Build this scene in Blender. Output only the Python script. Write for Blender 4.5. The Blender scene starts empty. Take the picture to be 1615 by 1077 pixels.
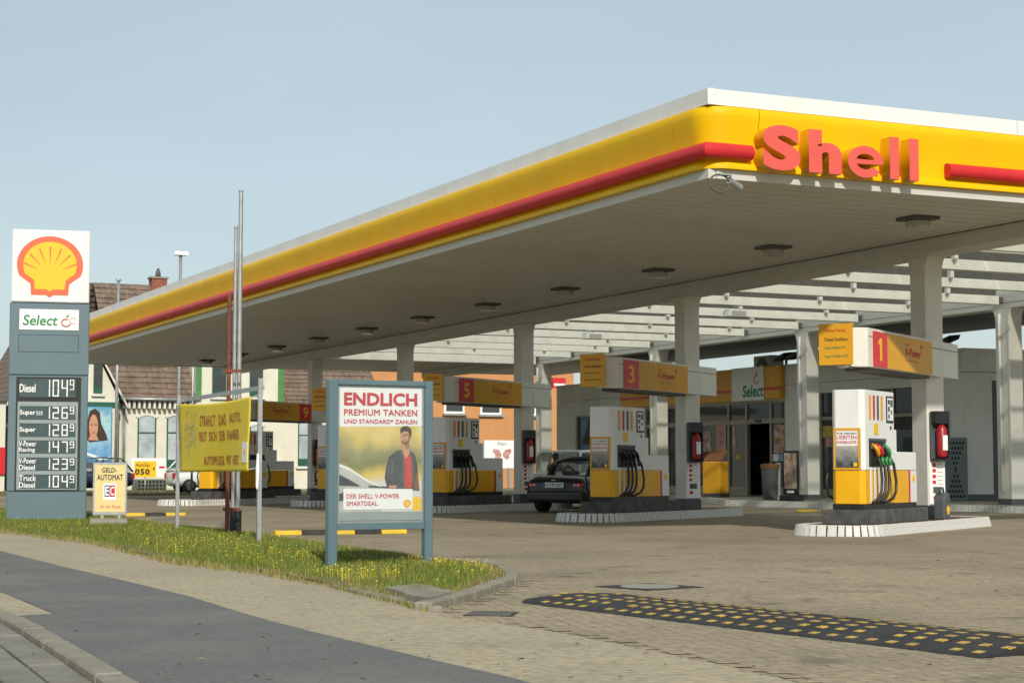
import bpy, bmesh, math, random
from mathutils import Vector, Matrix
R_ = math.radians
rnd = random.Random(7)

# ------------------------------------------------------------------ camera, sky, sun, exposure
scene = bpy.context.scene
FOC = 2844.0
PITCH = math.atan(202.5 / FOC)
CAMZ = 1.0
cd = bpy.data.cameras.new('camera')
cd.sensor_width = 36.0
cd.lens = 36.0 * FOC / 1615.0
cd.clip_start = 0.1
cd.clip_end = 4000
cam = bpy.data.objects.new('camera', cd)
scene.collection.objects.link(cam)
cam.location = (0, 0, CAMZ)
cam.rotation_euler = (math.pi / 2 + PITCH, 0, 0)
scene.camera = cam

SUN_EL, SUN_AZ = R_(33), R_(170)          # azimuth clockwise from +Y
w = bpy.data.worlds.new('World')
scene.world = w
w.use_nodes = True
nt = w.node_tree
sky = nt.nodes.new('ShaderNodeTexSky')
sky.sky_type = 'NISHITA'
sky.sun_disc = False
sky.sun_elevation = SUN_EL
sky.sun_rotation = SUN_AZ
sky.air_density = 1.0
sky.dust_density = 1.0
sky.ozone_density = 1.3
bg = nt.nodes['Background']
bg.inputs['Strength'].default_value = 0.10
hz_mix = nt.nodes.new('ShaderNodeMix'); hz_mix.data_type = 'RGBA'      # an even milky haze over the whole sky
hz_mix.inputs[0].default_value = 0.70
hz_mix.inputs[7].default_value = (4.1, 4.75, 4.85, 1)
nt.links.new(sky.outputs['Color'], hz_mix.inputs[6])
tcw = nt.nodes.new('ShaderNodeTexCoord'); mpw = nt.nodes.new('ShaderNodeMapping'); mpw.inputs['Scale'].default_value = (1.0, 1.0, 4.0)
nzw = nt.nodes.new('ShaderNodeTexNoise'); nzw.inputs['Scale'].default_value = 2.2; nzw.inputs['Detail'].default_value = 5
mrw = nt.nodes.new('ShaderNodeMapRange'); mrw.inputs[1].default_value = 0.3; mrw.inputs[2].default_value = 0.7; mrw.inputs[3].default_value = 0.94; mrw.inputs[4].default_value = 1.06
vmw = nt.nodes.new('ShaderNodeVectorMath'); vmw.operation = 'SCALE'      # faint veils of thin cloud, the same all round
nt.links.new(tcw.outputs['Generated'], mpw.inputs[0]); nt.links.new(mpw.outputs[0], nzw.inputs['Vector']); nt.links.new(nzw.outputs['Fac'], mrw.inputs[0])
nt.links.new(hz_mix.outputs[2], vmw.inputs[0]); nt.links.new(mrw.outputs[0], vmw.inputs['Scale'])
nt.links.new(vmw.outputs[0], bg.inputs['Color'])

sd = bpy.data.lights.new('sun', 'SUN')
sd.energy = 2.8
sd.angle = R_(1.5)
sd.color = (1.0, 0.94, 0.83)
sun = bpy.data.objects.new('sun', sd)
scene.collection.objects.link(sun)
sdir = Vector((math.sin(SUN_AZ) * math.cos(SUN_EL), math.cos(SUN_AZ) * math.cos(SUN_EL), math.sin(SUN_EL)))
sun.rotation_euler = sdir.to_track_quat('Z', 'Y').to_euler()
sun.location = sdir * 60

vs = scene.view_settings
vs.view_transform = 'Standard'
vs.look = 'None'
vs.exposure = 0.40
vs.gamma = 1.0
vs.use_curve_mapping = False
scene.cycles.max_bounces = 8
scene.cycles.transparent_max_bounces = 12
scene.cycles.sample_clamp_indirect = 6.0

# ------------------------------------------------------------------ helpers
COL = scene.collection

def ray(px, py):
    a = (px - 807.5) / FOC
    b = -(py - 538.5) / FOC
    return Vector((a, math.cos(PITCH) - b * math.sin(PITCH), math.sin(PITCH) + b * math.cos(PITCH)))

def gz(px, py, z=0.0):
    d = ray(px, py)
    t = (z - CAMZ) / d.z
    return Vector((d.x * t, d.y * t, z))

class Fr:
    """a local frame: x to the right seen from the front (-y), y into the thing, z up"""
    def __init__(s, o, ang):
        s.o = Vector(o); s.a = ang
        s.x = Vector((math.cos(ang), math.sin(ang), 0)); s.y = Vector((-math.sin(ang), math.cos(ang), 0))
    def w(s, x, y, z=0): return s.o + s.x * x + s.y * y + Vector((0, 0, z))
    def loc(s, p):
        d = Vector(p) - s.o
        return Vector((d.dot(s.x), d.dot(s.y), d.z))
    def uv(s, px, py, y=0.0):                # pixel -> (x, z) on the local plane y
        d = ray(px, py); c = Vector((0, 0, CAMZ))
        t = (y + (s.o - c).dot(s.y)) / d.dot(s.y)
        q = s.loc(c + d * t)
        return q.x, q.z

class MB:
    def __init__(s): s.v = []; s.f = []
    def add(s, vs_, fs):
        n = len(s.v)
        s.v += [tuple(v) for v in vs_]
        s.f += [tuple(i + n for i in f) for f in fs]
        return s
    def box(s, x0, x1, y0, y1, z0, z1):
        return s.add([(x0, y0, z0), (x1, y0, z0), (x1, y1, z0), (x0, y1, z0), (x0, y0, z1), (x1, y0, z1), (x1, y1, z1), (x0, y1, z1)],
                     [(0, 3, 2, 1), (4, 5, 6, 7), (0, 1, 5, 4), (1, 2, 6, 5), (2, 3, 7, 6), (3, 0, 4, 7)])
    def prism(s, pts, fn, a, b):             # 2D polygon extruded; fn(u, v, t)
        n = len(pts)
        vs_ = [fn(u, v, a) for u, v in pts] + [fn(u, v, b) for u, v in pts]
        fs = [tuple(range(n))[::-1], tuple(range(n, 2 * n))]
        fs += [(i, (i + 1) % n, n + (i + 1) % n, n + i) for i in range(n)]
        return s.add(vs_, fs)
    def xy(s, pts, z0, z1): return s.prism(pts, lambda u, v, t: (u, v, t), z0, z1)
    def xz(s, pts, y0, y1): return s.prism(pts, lambda u, v, t: (u, t, v), y0, y1)
    def yz(s, pts, x0, x1): return s.prism(pts, lambda u, v, t: (t, u, v), x0, x1)
    def flat(s, pts, y):                     # a printed shape on a plane facing -y
        n = len(s.v)
        s.v += [(u, y, v) for u, v in pts]
        s.f.append(tuple(range(n, n + len(pts))))
        return s
    def tube(s, path, r, n=10, caps=True):
        path = [Vector(p) for p in path]
        rs = r if isinstance(r, (list, tuple)) else [r] * len(path)
        vs_, fs = [], []
        up = None
        for i, p in enumerate(path):
            t = (path[min(i + 1, len(path) - 1)] - path[max(i - 1, 0)]).normalized()
            ref = Vector((0, 0, 1)) if abs(t.z) < 0.9 else Vector((1, 0, 0))
            u = t.cross(ref).normalized() if up is None else (up - t * up.dot(t)).normalized()
            up = u
            v = t.cross(u)
            for k in range(n):
                a = 2 * math.pi * k / n
                vs_.append(p + (u * math.cos(a) + v * math.sin(a)) * rs[i])
        for i in range(len(path) - 1):
            for k in range(n):
                k2 = (k + 1) % n
                fs.append((i * n + k, i * n + k2, (i + 1) * n + k2, (i + 1) * n + k))
        if caps:
            fs.append(tuple(range(n))[::-1]); fs.append(tuple(range((len(path) - 1) * n, len(path) * n)))
        return s.add(vs_, fs)
    def ell(s, c, r, n=12, m=8):
        vs_, fs = [], []
        for j in range(m + 1):
            ph = math.pi * j / m
            for k in range(n):
                a = 2 * math.pi * k / n
                vs_.append((c[0] + r[0] * math.sin(ph) * math.cos(a), c[1] + r[1] * math.sin(ph) * math.sin(a), c[2] + r[2] * math.cos(ph)))
        for j in range(m):
            for k in range(n):
                fs.append((j * n + k, (j + 1) * n + k, (j + 1) * n + (k + 1) % n, j * n + (k + 1) % n))
        return s.add(vs_, fs)
    def mesh(s, name, smooth=False, recalc=True):
        me = bpy.data.meshes.new(name)
        me.from_pydata(s.v, [], s.f)
        if recalc:
            bm = bmesh.new(); bm.from_mesh(me)
            bmesh.ops.recalc_face_normals(bm, faces=bm.faces)
            bm.to_mesh(me); bm.free()
        if smooth:
            me.polygons.foreach_set('use_smooth', [True] * len(me.polygons))
        me.update()
        return me
    def build(s, name, mat, parent=None, smooth=False, bevel=0, frame=None, recalc=True, seg=1, autosmooth=None):
        me = s.mesh(name, smooth, recalc)
        o = link(name, me, mat, parent)
        if frame: place(o, frame)
        if bevel:
            b = o.modifiers.new('bevel', 'BEVEL'); b.width = bevel; b.segments = seg; b.limit_method = 'ANGLE'; b.angle_limit = R_(35)
        if autosmooth:
            try: me.set_sharp_from_angle(angle=R_(autosmooth))
            except Exception: pass
        return o

def link(name, me, mat, parent=None):
    o = bpy.data.objects.new(name, me)
    if mat is not None and me is not None and not me.materials: me.materials.append(mat)
    COL.objects.link(o)
    if parent is not None: o.parent = parent
    return o

def place(o, fr, x=0, y=0, z=0):
    o.location = fr.w(x, y, z); o.rotation_euler = (0, 0, fr.a)

def tag(o, label, cat, group=None):
    o['label'] = label; o['category'] = cat
    if group: o['group'] = group
    return o

def structure(o): o['kind'] = 'structure'; return o
def stuff(o, label=None):
    o['kind'] = 'stuff'
    if label: o['label'] = label
    return o

def thing(name, label, cat, fr, group=None, x=0, y=0, z=0):
    o = bpy.data.objects.new(name, None)
    o.empty_display_size = 0.2
    COL.objects.link(o)
    place(o, fr, x, y, z)
    return tag(o, label, cat, group)

def text_mesh(s, bold=0.0, shear=0.0, spacing=1.0, res=3, extrude=0.0):
    c = bpy.data.curves.new('lettering', 'FONT')
    c.body = s; c.offset = bold; c.shear = shear; c.space_character = spacing
    c.resolution_u = res; c.fill_mode = 'BOTH' if extrude else 'FRONT'; c.extrude = extrude
    o = bpy.data.objects.new('lettering', c)
    me = bpy.data.meshes.new_from_object(o)
    bpy.data.objects.remove(o); bpy.data.curves.remove(c)
    return me

def embolden(me, b):
    """thicken flat lettering: shifted copies, each a hair in front of the last"""
    vs0 = [v.co.copy() for v in me.vertices]; fs0 = [tuple(p.vertices) for p in me.polygons]
    V, F = [], []
    for i, (dx, dy) in enumerate(((0, 0), (1, 0), (-1, 0), (0, 1), (0, -1), (.7, .7), (-.7, .7), (.7, -.7), (-.7, -.7))):
        n = len(V)
        V += [(v.x + dx * b, v.y + dy * b, 0.02 * i) for v in vs0]; F += [tuple(k + n for k in f) for f in fs0]
    me.clear_geometry(); me.from_pydata(V, [], F); me.update()

def text(s, mat, parent, x0, x1, z0, z1, y=-0.002, bold=0.0, shear=0.0, spacing=1.0, side=None, depth=0.0, name='lettering', res=3, fit='both'):
    """lettering filling the box x0..x1, z0..z1 on the plane y (front = -y); side='x': plane x=y facing -x, right = -y axis"""
    me = text_mesh(s, bold if depth else 0.0, shear, spacing, res, 0.5 if depth else 0.0)
    if bold and not depth: embolden(me, bold)
    if not len(me.vertices): return None
    xs = [v.co.x for v in me.vertices]; ys = [v.co.y for v in me.vertices]
    mx, Mx, my, My = min(xs), max(xs), min(ys), max(ys)
    sx = (x1 - x0) / max(Mx - mx, 1e-6); sz = (z1 - z0) / max(My - my, 1e-6)
    if fit == 'h': sx = sz
    for v in me.vertices:
        a = x0 + (v.co.x - mx) * sx; b = z0 + (v.co.y - my) * sz; d = (0.5 - v.co.z) * depth if depth else -v.co.z * 0.012
        v.co = (y + d, -a, b) if side == 'x' else (a, y + d, b)
    me.update()
    me.materials.clear()
    return link(name, me, mat, parent)

# ------------------------------------------------------------------ materials
MATS = {}
def mat(name, col, rough=0.5, metal=0.0, var=0.0, scale=3.0, bump=0.0, bscale=40.0, spec=0.5, coat=0.0, col2=None, dirt=None, dscale=0.6, emit=0.0, alpha=1.0, damt=0.7):
    m = bpy.data.materials.new(name); m.use_nodes = True
    nt = m.node_tree; N = nt.nodes; Lk = nt.links
    b = N['Principled BSDF']
    b.inputs['Base Color'].default_value = (*col, 1); b.inputs['Roughness'].default_value = rough
    b.inputs['Metallic'].default_value = metal; b.inputs['Specular IOR Level'].default_value = spec
    b.inputs['Coat Weight'].default_value = coat
    tc = None
    if var or bump or dirt:
        tc = N.new('ShaderNodeTexCoord')
    if var or col2 or dirt:
        src = None
        n = N.new('ShaderNodeTexNoise'); n.inputs['Scale'].default_value = scale; n.inputs['Detail'].default_value = 6; n.inputs['Roughness'].default_value = 0.62
        Lk.new(tc.outputs['Object'], n.inputs['Vector'])
        mx = N.new('ShaderNodeMix'); mx.data_type = 'RGBA'
        c2 = col2 or tuple(c * (1 - var) for c in col)
        mx.inputs[6].default_value = (*c2, 1); mx.inputs[7].default_value = (*[min(1, c * (1 + var * 0.45)) for c in col], 1)
        mr = N.new('ShaderNodeMapRange'); mr.inputs[1].default_value = 0.32; mr.inputs[2].default_value = 0.68
        Lk.new(n.outputs['Fac'], mr.inputs[0]); Lk.new(mr.outputs[0], mx.inputs[0])
        src = mx.outputs[2]
        if dirt:
            n2 = N.new('ShaderNodeTexNoise'); n2.inputs['Scale'].default_value = dscale; n2.inputs['Detail'].default_value = 8; n2.inputs['Roughness'].default_value = 0.7
            Lk.new(tc.outputs['Object'], n2.inputs['Vector'])
            mr2 = N.new('ShaderNodeMapRange'); mr2.inputs[1].default_value = 0.47; mr2.inputs[2].default_value = 0.75; mr2.inputs[4].default_value = damt
            Lk.new(n2.outputs['Fac'], mr2.inputs[0])
            m2 = N.new('ShaderNodeMix'); m2.data_type = 'RGBA'
            m2.inputs[7].default_value = (*dirt, 1)
            Lk.new(src, m2.inputs[6]); Lk.new(mr2.outputs[0], m2.inputs[0])
            src = m2.outputs[2]
        Lk.new(src, b.inputs['Base Color'])
    if bump:
        n3 = N.new('ShaderNodeTexNoise'); n3.inputs['Scale'].default_value = bscale; n3.inputs['Detail'].default_value = 5
        Lk.new(tc.outputs['Object'], n3.inputs['Vector'])
        bp = N.new('ShaderNodeBump'); bp.inputs['Strength'].default_value = bump; bp.inputs['Distance'].default_value = 0.02
        Lk.new(n3.outputs['Fac'], bp.inputs['Height']); Lk.new(bp.outputs['Normal'], b.inputs['Normal'])
    if emit:
        b.inputs['Emission Color'].default_value = (*col, 1); b.inputs['Emission Strength'].default_value = emit
    MATS[name] = m
    return m

def glassy(name, tint, alpha, rough=0.03, milky=0.0):
    """a thin pane: tinted see-through mixed with a mirror reflection"""
    m = bpy.data.materials.new(name); m.use_nodes = True
    nt = m.node_tree; N = nt.nodes; Lk = nt.links
    N.remove(N['Principled BSDF'])
    out = N['Material Output']
    tr = N.new('ShaderNodeBsdfTransparent'); tr.inputs[0].default_value = (*tint, 1)
    df = N.new('ShaderNodeBsdfPrincipled'); df.inputs['Base Color'].default_value = (*[t * 0.5 for t in tint], 1); df.inputs['Roughness'].default_value = rough
    mx = N.new('ShaderNodeMixShader'); mx.inputs[0].default_value = alpha
    if milky:
        tl = N.new('ShaderNodeBsdfTranslucent'); tl.inputs[0].default_value = (*tint, 1)
        m2 = N.new('ShaderNodeMixShader'); m2.inputs[0].default_value = milky
        Lk.new(tr.outputs[0], m2.inputs[1]); Lk.new(tl.outputs[0], m2.inputs[2]); Lk.new(m2.outputs[0], mx.inputs[1])
    else: Lk.new(tr.outputs[0], mx.inputs[1])
    Lk.new(df.outputs[0], mx.inputs[2]); Lk.new(mx.outputs[0], out.inputs[0])
    MATS[name] = m
    return m

def blockmat(name, c1, c2, mortar, bw, bh, ang, stain, msize=0.006, bump=0.35, dark=0.35, spots=0.0):
    m = bpy.data.materials.new(name); m.use_nodes = True
    nt = m.node_tree; N = nt.nodes; Lk = nt.links; b = N['Principled BSDF']
    b.inputs['Roughness'].default_value = 0.9; b.inputs['Specular IOR Level'].default_value = 0.25
    tc = N.new('ShaderNodeTexCoord'); mp = N.new('ShaderNodeMapping'); mp.inputs['Rotation'].default_value = (0, 0, ang)
    Lk.new(tc.outputs['Object'], mp.inputs[0])
    br = N.new('ShaderNodeTexBrick'); br.inputs['Scale'].default_value = 1.0
    br.inputs['Brick Width'].default_value = bw; br.inputs['Row Height'].default_value = bh; br.inputs['Mortar Size'].default_value = msize
    br.inputs['Color1'].default_value = (*c1, 1); br.inputs['Color2'].default_value = (*c2, 1); br.inputs['Mortar'].default_value = (*mortar, 1); br.inputs['Bias'].default_value = 0.0
    Lk.new(mp.outputs[0], br.inputs['Vector'])
    n = N.new('ShaderNodeTexNoise'); n.inputs['Scale'].default_value = 0.45; n.inputs['Detail'].default_value = 9; n.inputs['Roughness'].default_value = 0.68
    Lk.new(tc.outputs['Object'], n.inputs['Vector'])
    mr = N.new('ShaderNodeMapRange'); mr.inputs[1].default_value = 0.42; mr.inputs[2].default_value = 0.72; mr.inputs[4].default_value = dark
    Lk.new(n.outputs['Fac'], mr.inputs[0])
    mx = N.new('ShaderNodeMix'); mx.data_type = 'RGBA'; mx.inputs[7].default_value = (*stain, 1)
    Lk.new(br.outputs['Color'], mx.inputs[6]); Lk.new(mr.outputs[0], mx.inputs[0])
    n2 = N.new('ShaderNodeTexNoise'); n2.inputs['Scale'].default_value = 14; n2.inputs['Detail'].default_value = 6
    Lk.new(tc.outputs['Object'], n2.inputs['Vector'])
    m3 = N.new('ShaderNodeMix'); m3.data_type = 'RGBA'; m3.blend_type = 'MULTIPLY'; m3.inputs[0].default_value = 0.55
    cr = N.new('ShaderNodeMapRange'); cr.inputs[1].default_value = 0.3; cr.inputs[2].default_value = 0.7; cr.inputs[3].default_value = 0.55; cr.inputs[4].default_value = 1.25
    Lk.new(n2.outputs['Fac'], cr.inputs[0]); Lk.new(mx.outputs[2], m3.inputs[6]); Lk.new(cr.outputs[0], m3.inputs[7])
    last = m3.outputs[2]
    if spots:                                  # oil drips and worn patches
        for sc_, lo, hi, am in ((1.5, 0.60, 0.68, spots), (0.22, 0.48, 0.70, spots * 0.55), (5.0, 0.66, 0.70, spots)):
            ns = N.new('ShaderNodeTexNoise'); ns.inputs['Scale'].default_value = sc_; ns.inputs['Detail'].default_value = 4
            Lk.new(tc.outputs['Object'], ns.inputs['Vector'])
            ms = N.new('ShaderNodeMapRange'); ms.inputs[1].default_value = lo; ms.inputs[2].default_value = hi; ms.inputs[4].default_value = am
            Lk.new(ns.outputs['Fac'], ms.inputs[0])
            m4 = N.new('ShaderNodeMix'); m4.data_type = 'RGBA'; m4.inputs[7].default_value = (0.085, 0.075, 0.06, 1)
            Lk.new(last, m4.inputs[6]); Lk.new(ms.outputs[0], m4.inputs[0]); last = m4.outputs[2]
    Lk.new(last, b.inputs['Base Color'])
    bp = N.new('ShaderNodeBump'); bp.inputs['Strength'].default_value = bump; bp.inputs['Distance'].default_value = 0.01
    ad = N.new('ShaderNodeMath'); ad.operation = 'MULTIPLY_ADD'; ad.inputs[1].default_value = -1.0
    Lk.new(br.outputs['Fac'], ad.inputs[0]); Lk.new(n2.outputs['Fac'], ad.inputs[2])
    Lk.new(ad.outputs[0], bp.inputs['Height']); Lk.new(bp.outputs['Normal'], b.inputs['Normal'])
    MATS[name] = m
    return m

A = R_(25.26)                                  # the canopy's turn against the camera
CF = Fr((2.71, 24.517, 0), A)                  # canopy frame: x = r (to the back right), y = l (to the far left)
YAW = R_(31)
PA = math.pi / 2 - YAW                         # the pump islands' turn: x runs away from us along an island

yellow = mat('yellow_panel', (0.85, 0.50, 0.0), 0.5, spec=0.22, var=0.06, scale=1.2, dirt=(0.58, 0.34, 0.03), dscale=0.9, damt=0.3)
yellow_pump = mat('yellow_pump_paint', (0.82, 0.42, 0.0), 0.4, var=0.08, scale=3)
yellow_print = mat('yellow_print', (0.83, 0.50, 0.01), 0.5)
orange_sign = mat('orange_yellow_sign', (0.70, 0.34, 0.01), 0.45, var=0.08, scale=3)
shaded_side = mat('letter_side_shaded', (0.66, 0.31, 0.0), 0.5)  # letter yellow darkened to orange: the sides' shade is in the colour
bottle_red = mat('bottle_red', (0.33, 0.012, 0.018), 0.35)
red = mat('red_paint', (0.62, 0.022, 0.028), 0.4, var=0.12, scale=2)
red_tube = mat('red_tube_paint', (0.58, 0.025, 0.03), 0.42, spec=0.3, var=0.12, scale=1.5)
red_letter = mat('glare_red_letter', (0.72, 0.10, 0.075), 0.5, var=0.06, scale=4)  # red paled so the letter faces carry sun glare in their colour
red_print = mat('red_print', (0.55, 0.015, 0.03), 0.5)
white = mat('white_paint', (0.78, 0.78, 0.76), 0.42, var=0.05, scale=2, dirt=(0.55, 0.53, 0.48), dscale=1.3, damt=0.4)
white_print = mat('white_print', (0.82, 0.82, 0.80), 0.5)
cream = mat('cream_column_paint', (0.71, 0.69, 0.62), 0.5, var=0.07, scale=2.0, dirt=(0.46, 0.43, 0.36), dscale=1.4, damt=0.45)
soffit_m = mat('soffit_panel_paint', (0.585, 0.58, 0.53), 0.5, var=0.06, scale=1.0, dirt=(0.45, 0.43, 0.37), dscale=0.5, damt=0.6)
darkgap = mat('dark_joint', (0.03, 0.03, 0.03), 0.8)
dark_grey = mat('dark_grey_paint', (0.075, 0.085, 0.092), 0.5, var=0.15, scale=4)
dark_steel = mat('dark_steel', (0.10, 0.095, 0.085), 0.6, var=0.2, scale=4)
concrete = mat('concrete', (0.30, 0.28, 0.235), 0.9, var=0.22, scale=6, bump=0.3, bscale=60, dirt=(0.16, 0.15, 0.12), dscale=1.6)
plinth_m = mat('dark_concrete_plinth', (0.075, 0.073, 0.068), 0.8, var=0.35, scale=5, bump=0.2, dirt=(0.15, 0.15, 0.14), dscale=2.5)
black = mat('black_plastic', (0.015, 0.016, 0.018), 0.4, var=0.2, scale=5)
rubber = mat('black_rubber', (0.022, 0.022, 0.023), 0.75, var=0.3, scale=9, bump=0.4, bscale=90, dirt=(0.06, 0.055, 0.045), dscale=2.5)
pylon_m = mat('blue_grey_pylon_paint', (0.115, 0.175, 0.20), 0.42, var=0.08, scale=1.3)
pylon_d = mat('price_panel_dark', (0.05, 0.085, 0.088), 0.35, var=0.2, scale=3)
frame_m = mat('blue_grey_frame_paint', (0.105, 0.165, 0.19), 0.35, var=0.08, scale=3)
galv = mat('galvanised_steel', (0.42, 0.44, 0.44), 0.42, metal=0.55, var=0.2, scale=6)
rust = mat('rusty_red_pipe', (0.20, 0.055, 0.03), 0.75, var=0.45, scale=5, bump=0.2, dirt=(0.09, 0.045, 0.03), dscale=3)
black_print = mat('black_print', (0.02, 0.02, 0.02), 0.5)
green_print = mat('green_print', (0.02, 0.22, 0.08), 0.5)
hose_m = mat('black_hose', (0.02, 0.02, 0.02), 0.45)
green_p = mat('green_plastic', (0.03, 0.28, 0.06), 0.4)
steel = mat('brushed_steel', (0.5, 0.5, 0.48), 0.35, metal=0.8)
lampglass = mat('lamp_glass', (0.42, 0.40, 0.34), 0.25)
pane = glassy('window_pane', (0.22, 0.25, 0.26), 0.55)
skylight_glass = glassy('skylight_glass', (0.93, 0.95, 0.93), 0.05, 0.25, 0.22)
dim = mat('dim_interior', (0.045, 0.04, 0.035), 0.9, var=0.5, scale=3)
ORD = ['first', 'second', 'third', 'fourth', 'fifth', 'sixth', 'seventh', 'eighth', 'ninth', 'tenth', 'eleventh', 'twelfth', 'thirteenth']
# ------------------------------------------------------------------ ground
block_tan = blockmat('forecourt_block_paving', (0.345, 0.285, 0.192), (0.312, 0.258, 0.174), (0.24, 0.198, 0.134), 0.2, 0.1, R_(-12), (0.20, 0.168, 0.12), dark=0.8, bump=0.2, spots=0.5)
block_foot = blockmat('footway_block_paving', (0.43, 0.365, 0.248), (0.395, 0.335, 0.228), (0.315, 0.267, 0.182), 0.2, 0.1, R_(-30), (0.32, 0.275, 0.20), dark=0.7, bump=0.2, spots=0.16)
asph = mat('cycle_path_asphalt', (0.150, 0.150, 0.142), 0.9, var=0.3, scale=38, bump=0.6, bscale=120, dirt=(0.215, 0.205, 0.175), dscale=0.8, damt=0.8)
road_m = mat('road_asphalt', (0.065, 0.07, 0.078), 0.85, var=0.2, scale=60, bump=0.4, bscale=150)
earth = mat('distant_ground', (0.12, 0.13, 0.06), 0.95, var=0.4, scale=0.4)
soil = mat('verge_soil', (0.15, 0.14, 0.045), 0.95, var=0.4, scale=9, bump=0.6, bscale=30)

structure(MB().add([(-1500, -600, -0.16), (1500, -600, -0.16), (1500, 2500, -0.16), (-1500, 2500, -0.16)], [(0, 1, 2, 3)]).build('ground', earth, recalc=False))

def slab(name, pts, z, m, t=0.14):
    o = MB().xy([(p[0], p[1]) for p in pts], z - t, z).build(name, m)
    return structure(o)

# forecourt: rises a little towards the shop
def zf(r): return 0.06 * min(1, max(0, (r - 9.0) / 5.0))
fb = MB()
rs = [-30, -12, -8.6, -4, 0, 3, 6, 9, 10, 11, 12, 13, 14, 18, 26, 40]
ls = [-30, -20, -10, 0, 12, 24, 36, 47, 60]
vs_ = [CF.w(r, l, zf(r)) for l in ls for r in rs]
nr = len(rs)
fb.add(vs_, [(j * nr + i, j * nr + i + 1, (j + 1) * nr + i + 1, (j + 1) * nr + i) for j in range(len(ls) - 1) for i in range(nr - 1) if not (rs[i + 1] <= -8.6 and ls[j + 1] <= 0)])
forecourt = structure(fb.build('forecourt', block_tan, recalc=False, smooth=True))

# footway towards the viewer, cycle path, kerb and road
foot_edge = [(-900, 700), (0, 833), (140, 852), (260, 882), (400, 898), (520, 920), (672, 962), (1000, 1010), (1300, 1060), (1700, 1110)]
far = [gz(px, py, 0.004) for px, py in [(-260, 800), (0, 833), (140, 852), (260, 882), (400, 898), (520, 920), (676, 964), (900, 1000), (1150, 1050), (1400, 1110), (2200, 1300)]]
slab('footway', far + [Vector((8, 2.5, 0))] + [gz(px, py, 0.02) for px, py in [(560, 1262), (330, 1135), (220, 1077), (130, 1024), (60, 984), (20, 966), (-40, 948), (-160, 905), (-320, 862)]], 0.004, block_foot, 0.12)
asph_top = [(-240, 822), (0, 868), (100, 893), (200, 916), (300, 940), (370, 962), (430, 979), (500, 997), (640, 1030), (800, 1066), (900, 1092), (1300, 1190)]
asph_bot = [(520, 1240), (330, 1135), (220, 1077), (130, 1024), (50, 978), (30, 970), (88, 967), (0, 931), (-200, 858), (-300, 830)]
slab('cycle_path', [gz(px, py, 0.012) for px, py in asph_top] + [gz(px, py, 0.012) for px, py in asph_bot], 0.012, asph, 0.03)
kerb_line = [gz(px, py, 0.02) for px, py in [(560, 1262), (330, 1135), (220, 1077), (130, 1024), (60, 984), (20, 966), (-40, 948), (-160, 905), (-320, 862)]]
def along(path, step):
    pts = [path[0].copy()]; acc = 0
    out = [path[0].copy()]
    d = 0.0
    for a, b in zip(path, path[1:]):
        L = (b - a).length; t = step - d
        while t <= L:
            out.append(a + (b - a) * (t / L)); t += step
        d = L - (t - step)
    return out
kerb_stone_m = mat('kerb_stone', (0.27, 0.245, 0.19), 0.9, var=0.25, scale=7, bump=0.4, bscale=50, dirt=(0.15, 0.135, 0.10), dscale=1.2)
road_side = Vector((-0.80, -0.6, 0)).normalized()
rk = structure(bpy.data.objects.new('road_kerb', None)); COL.objects.link(rk)
kp = along(kerb_line, 0.9)
for i, (a, b) in enumerate(zip(kp, kp[1:])):
    d = (b - a); n = Vector((-d.y, d.x, 0)).normalized()
    if n.dot(road_side) < 0: n = -n
    g = d.normalized() * 0.006
    a2, b2 = a + g, b - g
    dz = rnd.uniform(-0.004, 0.004)
    q = [a2, b2, b2 + n * 0.14, a2 + n * 0.14]
    MB().xy([(p.x, p.y) for p in q], -0.15, 0.03 + dz).build('kerb_stone', kerb_stone_m, rk, bevel=0.012)
gut = mat('gutter_slab', (0.225, 0.21, 0.17), 0.9, var=0.25, scale=4, bump=0.3, bscale=60, dirt=(0.13, 0.12, 0.10), dscale=1.5)
gt = structure(bpy.data.objects.new('gutter', None)); COL.objects.link(gt)
for row in range(3):
    for i, (a, b) in enumerate(zip(kp, kp[1:])):
        d = (b - a); n = Vector((-d.y, d.x, 0)).normalized()
        if n.dot(road_side) < 0: n = -n
        g = d.normalized() * 0.008
        o0 = 0.145 + row * 0.2
        q = [a + g + n * o0, b - g + n * o0, b - g + n * (o0 + 0.19), a + g + n * (o0 + 0.19)]
        MB().xy([(p.x, p.y) for p in q], -0.15, -0.012 - 0.006 * row + rnd.uniform(-0.003, 0.003)).build('gutter_slab', gut, gt, bevel=0.006)
rd = [p + Vector((-0.80, -0.6, 0)) * 0.72 for p in kerb_line]
slab('road', [p for p in rd] + [Vector((-40, 16, 0)), Vector((-40, -30, 0)), Vector((20, -30, 0)), Vector((14, 0, 0))], -0.05, road_m, 0.03)

# the street beyond the station, seen left under the canopy
bs = Fr(CF.w(0, 52.5, 0), A)
structure(MB().add([bs.w(-60, 0, 0.01), bs.w(60, 0, 0.01), bs.w(60, 7, 0.01), bs.w(-60, 7, 0.01)], [(0, 1, 2, 3)]).build('back_street', road_m, recalc=False))

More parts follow.
